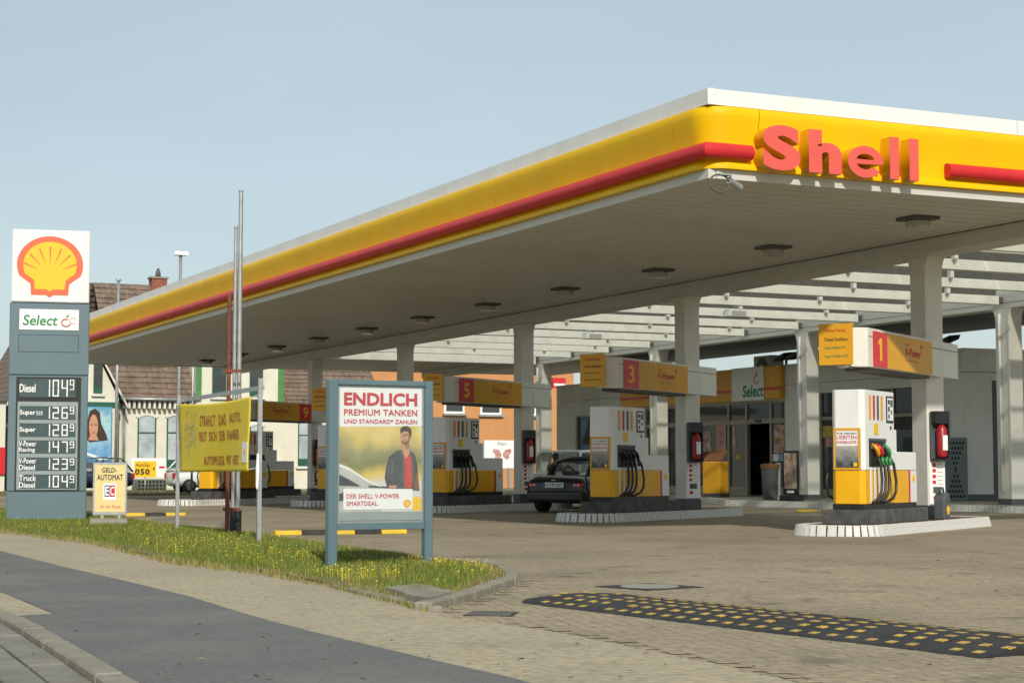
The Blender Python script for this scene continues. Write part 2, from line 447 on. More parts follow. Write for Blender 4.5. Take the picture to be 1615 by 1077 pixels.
# ---- verge with grass
verge_px = [(-120, 812), (0, 833), (140, 850), (260, 880), (400, 896), (520, 918), (600, 938), (672, 955), (735, 938), (795, 915), (806, 905), (786, 892), (700, 880), (560, 862), (420, 842), (275, 826), (140, 808), (0, 800), (-160, 790)]
VZ = 0.03
verge_poly = [gz(px, py, VZ) for px, py in verge_px]
structure(MB().xy([(p.x, p.y) for p in verge_poly], -0.1, VZ).build('verge', soil))
def inside(x, y, poly):
    c = False; n = len(poly); j = n - 1
    for i in range(n):
        a, b = poly[i], poly[j]
        if (a[1] > y) != (b[1] > y) and x < (b[0] - a[0]) * (y - a[1]) / (b[1] - a[1]) + a[0]: c = not c
        j = i
    return c
def edge_d(x, y, poly):
    best = 9
    for a, b in zip(poly, poly[1:] + poly[:1]):
        dx, dy = b[0] - a[0], b[1] - a[1]
        t = max(0, min(1, ((x - a[0]) * dx + (y - a[1]) * dy) / (dx * dx + dy * dy + 1e-9)))
        best = min(best, math.hypot(x - a[0] - t * dx, y - a[1] - t * dy))
    return best
def grass_mat():
    m = bpy.data.materials.new('grass_blades'); m.use_nodes = True
    nt = m.node_tree; N = nt.nodes; Lk = nt.links; b = N['Principled BSDF']
    b.inputs['Roughness'].default_value = 0.6; b.inputs['Specular IOR Level'].default_value = 0.25
    at = N.new('ShaderNodeAttribute'); at.attribute_name = 'tint'
    Lk.new(at.outputs['Color'], b.inputs['Base Color'])
    return m
grass_m = grass_mat()
def mound(x, y): return 0.05 * (math.sin(x * 1.3 + y * 0.7) * math.sin(y * 0.9 - x * 0.4)) + 0.03
import array
def grass(name, poly, n, z0, hmin, hmax, label, seed, dry_edge=True, dens=None):
    rr = random.Random(seed)
    xs = [p[0] for p in poly]; ys = [p[1] for p in poly]
    P2 = [(p[0], p[1]) for p in poly]
    V, F, C = [], [], []
    cnt = 0; tries = 0
    while cnt < n and tries < n * 12:
        tries += 1
        x = rr.uniform(min(xs), max(xs)); y = rr.uniform(min(ys), max(ys))
        if rr.random() > min(1, (19.0 / max(y, 1)) ** 1.3): continue
        if not inside(x, y, P2): continue
        e = edge_d(x, y, P2) if dry_edge else 1
        if e < 0.35 and rr.random() > 0.35 + e * 1.8: continue
        patch = 0.5 + 0.5 * math.sin(x * 2.1 + 1.7 * math.sin(y * 1.3)) * math.sin(y * 1.7 + x * 0.6)
        if patch < 0.22 and rr.random() < 0.55: continue
        h = rr.uniform(hmin, hmax) * (0.55 + 0.6 * patch) * (0.45 + min(1, e / 0.5) * 0.55)
        a = rr.uniform(0, 6.283); wd = rr.uniform(0.004, 0.009)
        lx, ly = math.cos(a + 1.57) * h * rr.uniform(0.1, 0.8), math.sin(a + 1.57) * h * rr.uniform(0.1, 0.8)
        i = len(V)
        V += [(x - math.cos(a) * wd, y - math.sin(a) * wd, z0 - 0.035), (x + math.cos(a) * wd, y + math.sin(a) * wd, z0 - 0.035), (x + lx, y + ly, z0 + h)]
        F.append((i, i + 1, i + 2))
        dry = rr.random() < (0.75 if e < 0.22 else 0.24 - 0.16 * patch)
        if dry: c = (0.30 * rr.uniform(.7, 1.1), 0.245 * rr.uniform(.7, 1.1), 0.085)
        else:
            k = rr.uniform(0.7, 1.3); c = (0.125 * k, 0.17 * k, 0.022 * k)
        C += [c] * 3
        cnt += 1
    me = bpy.data.meshes.new(name); me.from_pydata(V, [], F)
    ca = me.color_attributes.new('tint', 'FLOAT_COLOR', 'POINT')
    ca.data.foreach_set('color', array.array('f', [q for c in C for q in (c[0], c[1], c[2], 1.0)]))
    o = link(name, me, grass_m)
    tag(stuff(o), label, 'grass')
    return o
grass_poly = [gz(px, py + (5 if 0 < i < 8 else 0), VZ) for i, (px, py) in enumerate(verge_px)]
grass('grass', grass_poly, 150000, VZ, 0.025, 0.085, 'green and straw coloured grass of the verge beside the footway', 3)
dand = mat('dandelion_yellow', (0.62, 0.50, 0.02), 0.7)
fl = MB(); rr = random.Random(5)
P2 = [(p.x, p.y) for p in verge_poly]
k = 0
while k < 1150:
    px, py = rr.uniform(0, 806), rr.uniform(800, 955)
    p = gz(px, py, VZ)
    if not inside(p.x, p.y, P2) or edge_d(p.x, p.y, P2) < 0.15 or (600 < px < 725 and 925 < py < 956): continue
    if rr.random() > 0.12 + 0.88 * (math.sin(p.x * 2.3 + 1.4 * math.sin(p.y)) * math.sin(p.y * 1.6 + 1) > 0.05): continue
    r = rr.uniform(0.004, 0.010); z = VZ + rr.uniform(0.04, 0.10)
    t = Vector((rr.uniform(-.5, .5), rr.uniform(-.9, .2), 1)).normalized(); u = t.cross(Vector((1, 0, 0))).normalized(); v = t.cross(u)
    c = Vector((p.x, p.y, z))
    fl.add([c + (u * math.cos(a * 1.0472) + v * math.sin(a * 1.0472)) * r for a in range(6)] + [c + t * r * 0.5], [(a, (a + 1) % 6, 6) for a in range(6)])
    fl.add([(c.x - .0015, c.y, VZ), (c.x + .0015, c.y, VZ), (c.x, c.y, z)], [(0, 1, 2)])
    k += 1
tag(stuff(fl.build('dandelion_flowers', dand, recalc=False)), 'yellow dandelion heads scattered through the verge grass', 'flowers')

# kerb round the tip of the verge
vk = structure(bpy.data.objects.new('verge_kerb', None)); COL.objects.link(vk)
def kerb_run(pxs, step, wdt, z0, z1, out, par, m, name='kerb_stone', gap=0.008):
    path = [gz(px, py, 0.0) for px, py in pxs]
    ps = along(path, step)
    if (ps[-1] - path[-1]).length > 0.1: ps.append(path[-1])
    for a, b in zip(ps, ps[1:]):
        d = (b - a); n = Vector((-d.y, d.x, 0)).normalized() * out
        g = d.normalized() * gap
        q = [a + g, b - g, b - g + n * wdt, a + g + n * wdt]
        dz = rnd.uniform(-0.006, 0.006)
        MB().xy([(p.x, p.y) for p in q], z0, z1 + dz).build(name, m, par, bevel=0.014, seg=2)
kerb_run([(520, 926), (600, 946), (676, 964)], 0.5, 0.11, -0.1, 0.032, 1, vk, kerb_stone_m)
kerb_run([(680, 963), (745, 946), (812, 923)], 0.6, 0.13, -0.1, 0.065, 1, vk, kerb_stone_m)
kerb_run([(814, 921), (818, 910), (800, 897), (770, 889)], 0.4, 0.12, -0.1, 0.05, 1, vk, kerb_stone_m)
# broken slabs set in the grass near the kerb corner
for i, (pp, m) in enumerate([([(608, 934), (660, 928), (694, 935), (640, 943)], 'broken'), ([(640, 947), (690, 938), (716, 942), (672, 953)], 'tilted')]):
    pts = [gz(px, py, VZ) for px, py in pp]
    o = MB().xy([(p.x, p.y) for p in pts], VZ - 0.05, VZ + 0.045 + 0.01 * i).build('concrete_slab', kerb_stone_m, bevel=0.006)
    tag(o, ['broken concrete slab lying in the grass near the verge corner', 'worn concrete slab wedged behind the verge corner kerb'][i], 'slab')

# footway and forecourt blocks close to the viewer: real blocks, joints open
def paving_blocks(name, poly, ang, z, mats, label, bw=0.2, bh=0.1, par=None):
    fr = Fr((0, 0, 0), ang)
    loc = [fr.loc((p[0], p[1], 0)) for p in poly]
    L2 = [(p.x, p.y) for p in loc]
    x0, x1 = min(p[0] for p in L2), max(p[0] for p in L2); y0, y1 = min(p[1] for p in L2), max(p[1] for p in L2)
    mb = MB(); g = 0.003; rr = random.Random(11)
    j = int(y0 / bh)
    while j * bh < y1:
        i = int(x0 / bw) - 1
        while i * bw < x1:
            cx, cy = (i + 0.5 * (j % 2) + 0.5) * bw, (j + 0.5) * bh
            if inside(cx, cy, L2) and edge_d(cx, cy, L2) > 0.04:
                h = z + rr.uniform(-0.001, 0.001); ti = rr.uniform(-0.0006, 0.0006)
                q = [(cx - bw / 2 + g, cy - bh / 2 + g), (cx + bw / 2 - g, cy - bh / 2 + g), (cx + bw / 2 - g, cy + bh / 2 - g), (cx - bw / 2 + g, cy + bh / 2 - g)]
                b = 0.004
                top = [(cx - bw / 2 + g + b, cy - bh / 2 + g + b), (cx + bw / 2 - g - b, cy - bh / 2 + g + b), (cx + bw / 2 - g - b, cy + bh / 2 - g - b), (cx - bw / 2 + g + b, cy + bh / 2 - g - b)]
                vs2 = [fr.w(u, v, h - 0.004) for u, v in q] + [fr.w(u, v, h + (ti if k < 2 else -ti)) for k, (u, v) in enumerate(top)]
                mb.add(vs2, [(4, 5, 6, 7), (0, 1, 5, 4), (1, 2, 6, 5), (2, 3, 7, 6), (3, 0, 4, 7)])
            i += 1
        j += 1
    o = mb.build(name, mats, par, recalc=False)
    stuff(o, label)
    return o
paving_blocks('paving_blocks', [gz(px, py, 0) for px, py in [(690, 972), (830, 918), (1000, 890), (1650, 880), (1680, 1105), (1400, 1105), (900, 1000)]], R_(12), 0.008, block_tan, 'tan concrete paving blocks of the forecourt drive', par=forecourt)

lit = MB(); rr = random.Random(17)
for k in range(150):
    px, py = rr.uniform(0, 1615), rr.uniform(880, 1077)
    p = gz(px, py, 0.014)
    if inside(p.x, p.y, P2): continue
    a = rr.uniform(0, 6.28); s_ = rr.uniform(0.008, 0.03); t_ = s_ * rr.uniform(0.2, 0.6)
    c, s = math.cos(a), math.sin(a)
    lit.add([(p.x + c * s_, p.y + s * s_, 0.014), (p.x - s * t_, p.y + c * t_, 0.016 + rr.uniform(0, 0.01)), (p.x - c * s_, p.y - s * s_, 0.015), (p.x + s * t_, p.y - c * t_, 0.016)], [(0, 1, 2, 3)])
tag(stuff(lit.build('leaf_litter', mat('dry_leaf', (0.20, 0.16, 0.09), 0.9, var=0.6, scale=3), recalc=False)), 'dry leaf and twig litter strewn over the paths and drive', 'litter')
# ------------------------------------------------------------------ the station canopy
CL, CR, SOF = 47.4, 21.2, 5.0
FR_, RB = 7.0, 15.4                            # front and rear beam lines
COLF = [4.5 + 8.2 * k for k in range(5)]
COLR = [3.75 + 8.15 * k for k in range(5)]
canopy = thing('station_canopy', 'long flat filling station canopy with yellow fascia and red tube on white columns', 'canopy', CF)

# soffit boards of the front strip, far cross strip and rear strip
def soffit(r0, r1, l0, l1, step=0.2, z=SOF):
    mb = MB()
    n = int((l1 - l0) / step)
    for i in range(n):
        a = l0 + i * step
        mb.box(r0, r1, a + 0.006, a + step - 0.006, z + (0.003 if i % 2 else 0), z + 0.03)
    return mb
sf = soffit(0.12, 6.80, 0.12, CL - 0.12)
o = stuff(sf.build('soffit_boards', soffit_m, canopy), 'off-white soffit boards')
soffit(7.44, CR - 0.1, COLR[4] + 0.3, CL - 0.12).build('soffit_boards', soffit_m, canopy)['kind'] = 'stuff'
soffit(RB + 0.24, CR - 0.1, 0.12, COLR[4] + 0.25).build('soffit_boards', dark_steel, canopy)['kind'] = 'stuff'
MB().box(0.1, CR - 0.05, COLR[4] + 0.3, CL - 0.1, SOF + 0.035, 6.1).build('roof_slab', concrete, canopy)
MB().box(0.1, 7.2, 0.1, COLR[4] + 0.296, SOF + 0.035, 6.1).build('roof_slab', concrete, canopy)
MB().box(RB - 0.1, CR - 0.05, 0.1, COLR[4] + 0.296, SOF + 0.035, 5.35).build('roof_slab', concrete, canopy)
# edge rim under the fascia
MB().box(-0.02, 0.10, 0, CL, 4.99, 5.12).build('edge_rim', soffit_m, canopy)
MB().box(0.104, CR, -0.02, 0.10, 4.99, 5.12).build('edge_rim', soffit_m, canopy)
MB().box(0.104, CR, CL - 0.10, CL, 4.985, 5.12).build('edge_rim', soffit_m, canopy)
MB().box(CR - 0.1, CR, 0.104, CL - 0.104, 4.99, 5.3).build('edge_rim', soffit_m, canopy)
# the two main beams
MB().box(6.82, 7.42, 0.15, CL - 0.15, 4.73, 5.03).build('beam', soffit_m, canopy, bevel=0.01)
MB().box(6.805, 6.82, 0.15, CL - 0.15, 4.99, 5.012).build('shadow_joint', darkgap, canopy)
MB().box(RB - 0.2, RB + 0.2, 0.15, CL - 0.15, 4.73, 5.30).build('beam', soffit_m, canopy, bevel=0.01)
MB().box(RB - 0.204, RB - 0.2, 0.15, CL - 0.15, 4.86, 4.868).build('shadow_joint', darkgap, canopy)
# columns with flared heads
def column(r, l, w_, d_, z0, z1, foot, m, flare=0.16):
    h = d_ / 2
    pr = [(-h, z0 + foot), (h, z0 + foot), (h, z1 - 0.32)]
    for k in range(1, 5):
        t = k / 4; pr.append((h + flare * (1 - math.cos(t * math.pi / 2)), z1 - 0.32 + 0.32 * math.sin(t * math.pi / 2)))
    L_ = [(-u, v) for u, v in pr[2:]][::-1]
    pts = [(u, v) for u, v in pr] + L_
    mb = MB().prism(pts, lambda u, v, t: (r + t, l + u, v), -w_ / 2, w_ / 2)
    c = mb.build('column', m, canopy, bevel=0.015)
    MB().box(r - w_ / 2 - 0.006, r + w_ / 2 + 0.006, l - h - 0.006, l + h + 0.006, z0, z0 + foot).build('column_foot', dark_grey, c)
    return c
for l in COLF: column(7.2, l, 0.38, 0.42, 0.16, 4.74, 0.22, cream)
for l in COLR:
    c = column(RB, l, 0.40, 0.46, 0.19, 4.74, 0.14, cream)
    MB().box(RB - 0.215, RB - 0.20, l - 0.27, l - 0.22, 0.4, 4.4).build('downpipe', white, c)
    MB().tube([(RB - 0.23, l + 0.05, 4.62), (RB - 0.24, l + 0.05, 4.35), (RB - 0.225, l + 0.05, 0.5)], 0.035, 8).build('downpipe', white, c, smooth=True)

# skylight between the beams: girders, dark gutters, clips and glass sheets
gl = [COLR[4] - 2.72 * k for k in range(14)]
gl = [g for g in gl if g > 0.6]
girder_m = mat('skylight_girder_paint', (0.78, 0.76, 0.68), 0.45, var=0.06, scale=2, dirt=(0.45, 0.42, 0.34), dscale=1.8, damt=0.5)
for i, g in enumerate(gl):
    w_ = 0.16 if i else 0.4
    MB().box(7.425, RB - 0.34, g - 0.06, g + w_ - 0.06, 4.82 if i else 4.73, 5.02).build('girder', girder_m, canopy, bevel=0.006)
    MB().box(RB - 0.338, RB - 0.205, g - 0.035, g + 0.035, 4.87, 5.0).build('girder_end', dark_steel, canopy)
    # a second, slimmer rail half way
    if i:
        MB().box(7.44, RB - 0.4, g - 0.03, g + 0.03, 5.022, 5.22).build('upstand', dark_steel, canopy)
        MB().box(7.43, RB - 0.5, g + 1.30, g + 1.38, 4.99, 5.05).build('rail', girder_m, canopy, bevel=0.005)
        for kx in range(3):
            x = 8.3 + kx * 2.6 + (i % 3) * 0.5
            MB().box(x, x + 0.09, g - 0.14, g - 0.032, 5.0, 5.23).build('clip', girder_m, canopy)
            MB().tube([(x + 0.03, g - 0.15, 5.0), (x + 0.03, g - 0.08, 5.0)], 0.035, 8).build('bolt_head', galv, canopy)
for i in range(len(gl) - 1):
    for s in range(3):
        a = 7.44 + s * (RB - 7.7) / 3
        MB().box(a + 0.01, a + (RB - 7.7) / 3 - 0.01, gl[i + 1] + 0.02, gl[i] - 0.02, 5.235, 5.243).build('glass_sheet', skylight_glass, canopy)

# fascia: profile swept along the edges with a rounded corner
prof = [(0.03, 6.00), (0.11, 5.985), (0.135, 5.93), (0.13, 5.86), (0.105, 5.74), (0.075, 5.60), (0.055, 5.46), (0.05, 5.34), (0.055, 5.24), (0.10, 5.20), (0.115, 5.17), (0.11, 5.125), (0.0, 5.122)]
RC = 0.26
def edge_pt(s, off):
    """s < 0 along the left edge (l = -s), s > 0 along the right edge; rounded corner"""
    q = RC * math.pi / 4
    if s < -q: return (-off, RC + (-s - q))
    if s > q: return (RC + (s - q), -off)
    a = (s + q) / (2 * q) * math.pi / 2
    return (RC - (RC + off) * math.cos(a), RC - (RC + off) * math.sin(a))
def sweep(prof, ss, m, name, par, smooth=True):
    mb = MB(); n = len(prof)
    for s in ss:
        for o_, z in prof:
            x, y = edge_pt(s, o_); mb.v.append((x, y, z))
    for i in range(len(ss) - 1):
        for k in range(n):
            k2 = (k + 1) % n
            mb.f.append((i * n + k, i * n + k2, (i + 1) * n + k2, (i + 1) * n + k))
    mb.f.append(tuple(range(n))); mb.f.append(tuple(range((len(ss) - 1) * n, len(ss) * n))[::-1])
    return mb.build(name, m, par, smooth=smooth, autosmooth=35)
def lin(a, b, n): return [a + (b - a) * i / n for i in range(n + 1)]
closed = prof + [(-0.06, 5.122), (-0.06, 6.0)]
seams = [-0.75] + [-0.75 - 2.9 * k for k in range(1, 16)] + [-CL - 0.05]
sweep(closed, lin(-0.742, 0.672, 14), yellow, 'fascia_panel', canopy)
for a, b in zip(seams, seams[1:]): sweep(closed, [b + 0.008, a - 0.004], yellow, 'fascia_panel', canopy)
seams2 = [0.68, 6.48, 12.28, 18.0, CR + 0.1]
for a, b in zip(seams2, seams2[1:]): sweep(closed, [a + 0.004, b - 0.006], yellow, 'fascia_panel', canopy)
cap = [(-0.06, 6.006), (0.05, 6.006), (0.055, 6.225), (-0.06, 6.235)]
def cap_run(p0, p1, n):
    mb = MB().add([(p0[0] + n[0] * o_, p0[1] + n[1] * o_, z) for o_, z in cap] + [(p1[0] + n[0] * o_, p1[1] + n[1] * o_, z) for o_, z in cap],
                  [(0, 1, 5, 4), (1, 2, 6, 5), (2, 3, 7, 6), (3, 0, 4, 7), (0, 3, 2, 1), (4, 5, 6, 7)])
    mb.build('parapet_cap', white, canopy)
for k in range(8): cap_run((0, 0.06 + 5.9 * k if k else -0.055), (0, min(CL, 0.05 + 5.9 * (k + 1))), (-1, 0))
for k in range(4): cap_run((0.064 + 5.3 * k, 0), (0.054 + 5.3 * (k + 1), 0), (0, -1))
# plain far and back fascias
MB().box(-0.05, CR, CL, CL + 0.1, 5.125, 6.2).build('fascia_panel', white, canopy)
# red tube: along the left edge round the corner, broken off for the letters
TZ, TO = 5.36, 0.11
def tubepath(ss): return [(*edge_pt(s, TO), TZ) for s in ss]
T1 = 0.86
MB().tube([(-TO, l_, TZ) for l_ in (CL - 0.05, 24, 12, 6, 1.0, 0.15)] + [(-TO * 0.9, -TO * 0.9, TZ), (0.12, -TO, TZ), (0.60, -TO, TZ)], 0.108, 14).build('red_tube', red_tube, canopy, smooth=True, autosmooth=50)
MB().tube(tubepath([3.92, 6, 12, CR]), 0.108, 14).build('red_tube', red_tube, canopy, smooth=True, autosmooth=50)
for s in [-3, -9, -15, -21, -27, -33, -39, -45]:
    MB().tube(tubepath([s - 0.025, s + 0.025]), 0.112, 14).build('tube_joint', red, canopy, smooth=True, autosmooth=50)
# raised letters: yellow sides darkened for shade, red faces
LY = -0.31
Ff = Fr(CF.w(0, 0, 0), A)
chars = [('S', 1203, 1263, 196, 265), ('h', 1275.5, 1328, 202, 272), ('e', 1337, 1393, 223, 277), ('l', 1403, 1418.5, 213, 281), ('l', 1434, 1449.5, 217, 285)]
def letter_e(n=40):
    """outline and counter of a bold round e in a unit box"""
    out, t = [], 0.27
    for i in range(n + 1):
        a = R_(-6 + (360 - 36 + 6) * i / n); out.append((0.5 + 0.5 * math.cos(a), 0.5 + 0.5 * math.sin(a)))
    for i in range(n + 1):
        a = R_(-36 - (144 - 16) * i / n); out.append((0.5 + 0.27 * math.cos(a), 0.5 + 0.24 * math.sin(a)))
    out += [(0.235, 0.42)]
    hole = [(0.5 + 0.25 * math.cos(R_(q)), 0.57 + 0.18 * math.sin(R_(q))) for q in range(0, 181, 12)]
    return [out, hole]
def outline_text(splines, m, par, x0, x1, z0, z1, y, depth, name):
    c = bpy.data.curves.new('outline', 'CURVE'); c.dimensions = '2D'; c.fill_mode = 'BOTH'; c.extrude = 0.5
    for sp in splines:
        s = c.splines.new('POLY'); s.points.add(len(sp) - 1); s.use_cyclic_u = True
        for i, (u, v) in enumerate(sp): s.points[i].co = (u, v, 0, 1)
    o = bpy.data.objects.new('outline', c); me = bpy.data.meshes.new_from_object(o)
    bpy.data.objects.remove(o); bpy.data.curves.remove(c)
    for v in me.vertices: v.co = (x0 + (x1 - x0) * v.co.x, y + (0.5 - v.co.z) * depth, z0 + (z1 - z0) * v.co.y)
    me.materials.clear()
    return link(name, me, m, par)
for ch, xa, xb, ya, yb in chars:
    u0, z1 = Ff.uv(xa, ya, LY); u1, z0 = Ff.uv(xb, yb, LY)
    zt = {'S': 5.75, 'h': 5.735, 'e': 5.57, 'l': 5.735}[ch]; zb = {'S': 5.12, 'e': 5.115}.get(ch, 5.13)
    if ch == 'e':
        o = outline_text(letter_e(), shaded_side, canopy, u0, u1, zb, zt, LY + 0.006, 0.24, 'letter')
        outline_text(letter_e(), red_letter, o, u0, u1, zb, zt, LY, 0.005, 'letter_face')
    else:
        o = text(ch, shaded_side, canopy, u0, u1, zb, zt, y=LY + 0.006, bold=0.05, depth=0.24, name='letter', res=8)
        text(ch, red_letter, o, u0, u1, zb, zt, y=LY, bold=0.05, depth=0.005, name='letter_face', res=8)

# ring camera near the corner and lamps under the soffit
rc = CF.loc(gz(1140, 292, 4.85))
t = thing('security_camera', 'ring shaped camera bracket under the near corner of the canopy soffit', 'camera', CF, x=rc.x, y=rc.y, z=5.0)
ring = [(0.16 * math.cos(a * math.pi / 9) - 0.05, 0, -0.13 + 0.12 * math.sin(a * math.pi / 9)) for a in range(19)]
MB().tube(ring, 0.014, 6).build('ring', dark_steel, t, smooth=True)
MB().tube([(0.1, 0, -0.08), (0.34, 0.1, -0.15)], 0.05, 10).build('camera_body', galv, t, smooth=True, autosmooth=50)
MB().box(-0.08, 0.1, -0.05, 0.05, -0.02, 0.0).build('mount', galv, t)
MB().tube([(0.12, 0, 0), (0.14, 0.02, -0.1)], 0.02, 8).build('arm', galv, t)
for k in range(11):
    t = thing('soffit_lamp', 'shallow square lamp under the front canopy soffit, %s from the near corner' % ORD[k], 'lamp', CF, 'lamps under the front canopy soffit', x=5.05, y=1.95 + 4.12 * k, z=5.0)
    MB().box(-0.25, 0.25, -0.25, 0.25, -0.05, 0.004).build('housing', dark_steel, t, bevel=0.01)
    MB().xy([(0.2 * math.cos(a * 0.785), 0.2 * math.sin(a * 0.785)) for a in range(8)], -0.17, -0.051).build('diffuser', lampglass, t, bevel=0.02)
for k, (px, py) in enumerate([(1160, 500), (935, 535)]):
    q = CF.loc(gz(px, py, 4.70))
    t = thing('floodlight', ['white floodlight under the skylight right of the third pump column', 'small white floodlight under the skylight between the second and third front columns'][k], 'lamp', CF, 'floodlights under the skylight', x=q.x, y=q.y, z=4.8)
    MB().xz([(-0.3, -0.10), (0.3, -0.10), (0.24, 0.08), (-0.24, 0.08)], -0.16, 0.16).build('housing', white, t, bevel=0.01)
    MB().box(-0.2, 0.2, -0.164, -0.16, -0.08, 0.04).build('lens', lampglass, t)
    MB().box(-0.03, 0.03, -0.03, 0.03, 0.08, 0.32).build('bracket', galv, t)
# ------------------------------------------------------------------ pump islands
kerb_white = mat('white_kerb_tile', (0.66, 0.65, 0.61), 0.7, var=0.15, scale=9, dirt=(0.30, 0.28, 0.23), dscale=2.2, damt=0.75)
deck_m = blockmat('island_red_paving', (0.17, 0.085, 0.06), (0.13, 0.07, 0.05), (0.06, 0.05, 0.04), 0.2, 0.1, 0, (0.09, 0.07, 0.055))
tile_me = [None, None]
def rounded_path(x0, x1, y0, y1, r, step):
    pts = []
    segs = [((x0 + r, y0), (x1 - r, y0)), ('a', x1 - r, y0 + r, -90), ((x1, y0 + r), (x1, y1 - r)), ('a', x1 - r, y1 - r, 0), ((x1 - r, y1), (x0 + r, y1)), ('a', x0 + r, y1 - r, 90), ((x0, y1 - r), (x0, y0 + r)), ('a', x0 + r, y0 + r, 180)]
    out = []
    for s in segs:
        if s[0] == 'a':
            n = max(2, int(r * 1.5708 / step))
            for k in range(n):
                a = R_(s[3] + 90 * (k + 0.5) / n)
                out.append((s[1] + r * math.cos(a), s[2] + r * math.sin(a), a, r * 1.5708 / n))
        else:
            (ax, ay), (bx, by) = s
            L_ = math.hypot(bx - ax, by - ay); n = max(1, int(L_ / step))
            nx = math.atan2(-(bx - ax), (by - ay))
            for k in range(n):
                t = (k + 0.5) / n
                out.append((ax + (bx - ax) * t, ay + (by - ay) * t, nx, L_ / n))
    return out
IX0, IX1, IY = -4.95, 1.75, 0.72
tile_cache = {}
def tile_mesh(wd):
    key = round(wd, 3)
    if key not in tile_cache:
        h = wd / 2 - 0.015
        me = MB().add([(0.0, -h, -0.02), (0.0, h, -0.02), (-0.045, h, 0.165), (-0.045, -h, 0.165), (-0.12, h, 0.168), (-0.12, -h, 0.168), (-0.12, h, -0.02), (-0.12, -h, -0.02)],
                      [(0, 1, 2, 3), (3, 2, 4, 5), (0, 3, 5, 7), (1, 6, 4, 2), (5, 4, 6, 7), (0, 7, 6, 1)]).mesh('kerb_tile')
        me.materials.append(kerb_white)
        tile_cache[key] = me
    return tile_cache[key]
def island(fr, label, single):
    t = thing('pump_island', label, 'pump island', fr, 'white kerbed pump islands under the canopy')
    path = rounded_path(IX0, IX1, -IY, IY, 0.55, 0.12)
    rest = MB()
    for (x, y, a, wd) in path:
        wn = Vector((math.cos(a + fr.a), math.sin(a + fr.a)))
        wp = fr.w(x, y)
        seen = wn.dot(Vector((-wp.x, -wp.y))) > -0.15
        j = rnd.uniform(-0.003, 0.003)
        if single and seen:
            o = link('kerb_tile', tile_mesh(wd), None, t)
            o.location = (x, y, j); o.rotation_euler = (0, 0, a)
        else:
            c, s_ = math.cos(a), math.sin(a)
            me = tile_mesh(wd)
            rest.add([(x + v.co.x * c - v.co.y * s_, y + v.co.x * s_ + v.co.y * c, v.co.z + j) for v in me.vertices], [tuple(p.vertices) for p in me.polygons])
    stuff(rest.build('kerb_tiles', kerb_white, t))
    pts = [(x - 0.05 * math.cos(a), y - 0.05 * math.sin(a)) for x, y, a, w_ in path]
    MB().xy(pts, -0.02, 0.155).build('deck', deck_m, t)
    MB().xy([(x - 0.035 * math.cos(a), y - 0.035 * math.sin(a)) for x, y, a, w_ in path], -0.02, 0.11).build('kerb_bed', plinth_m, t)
    return t

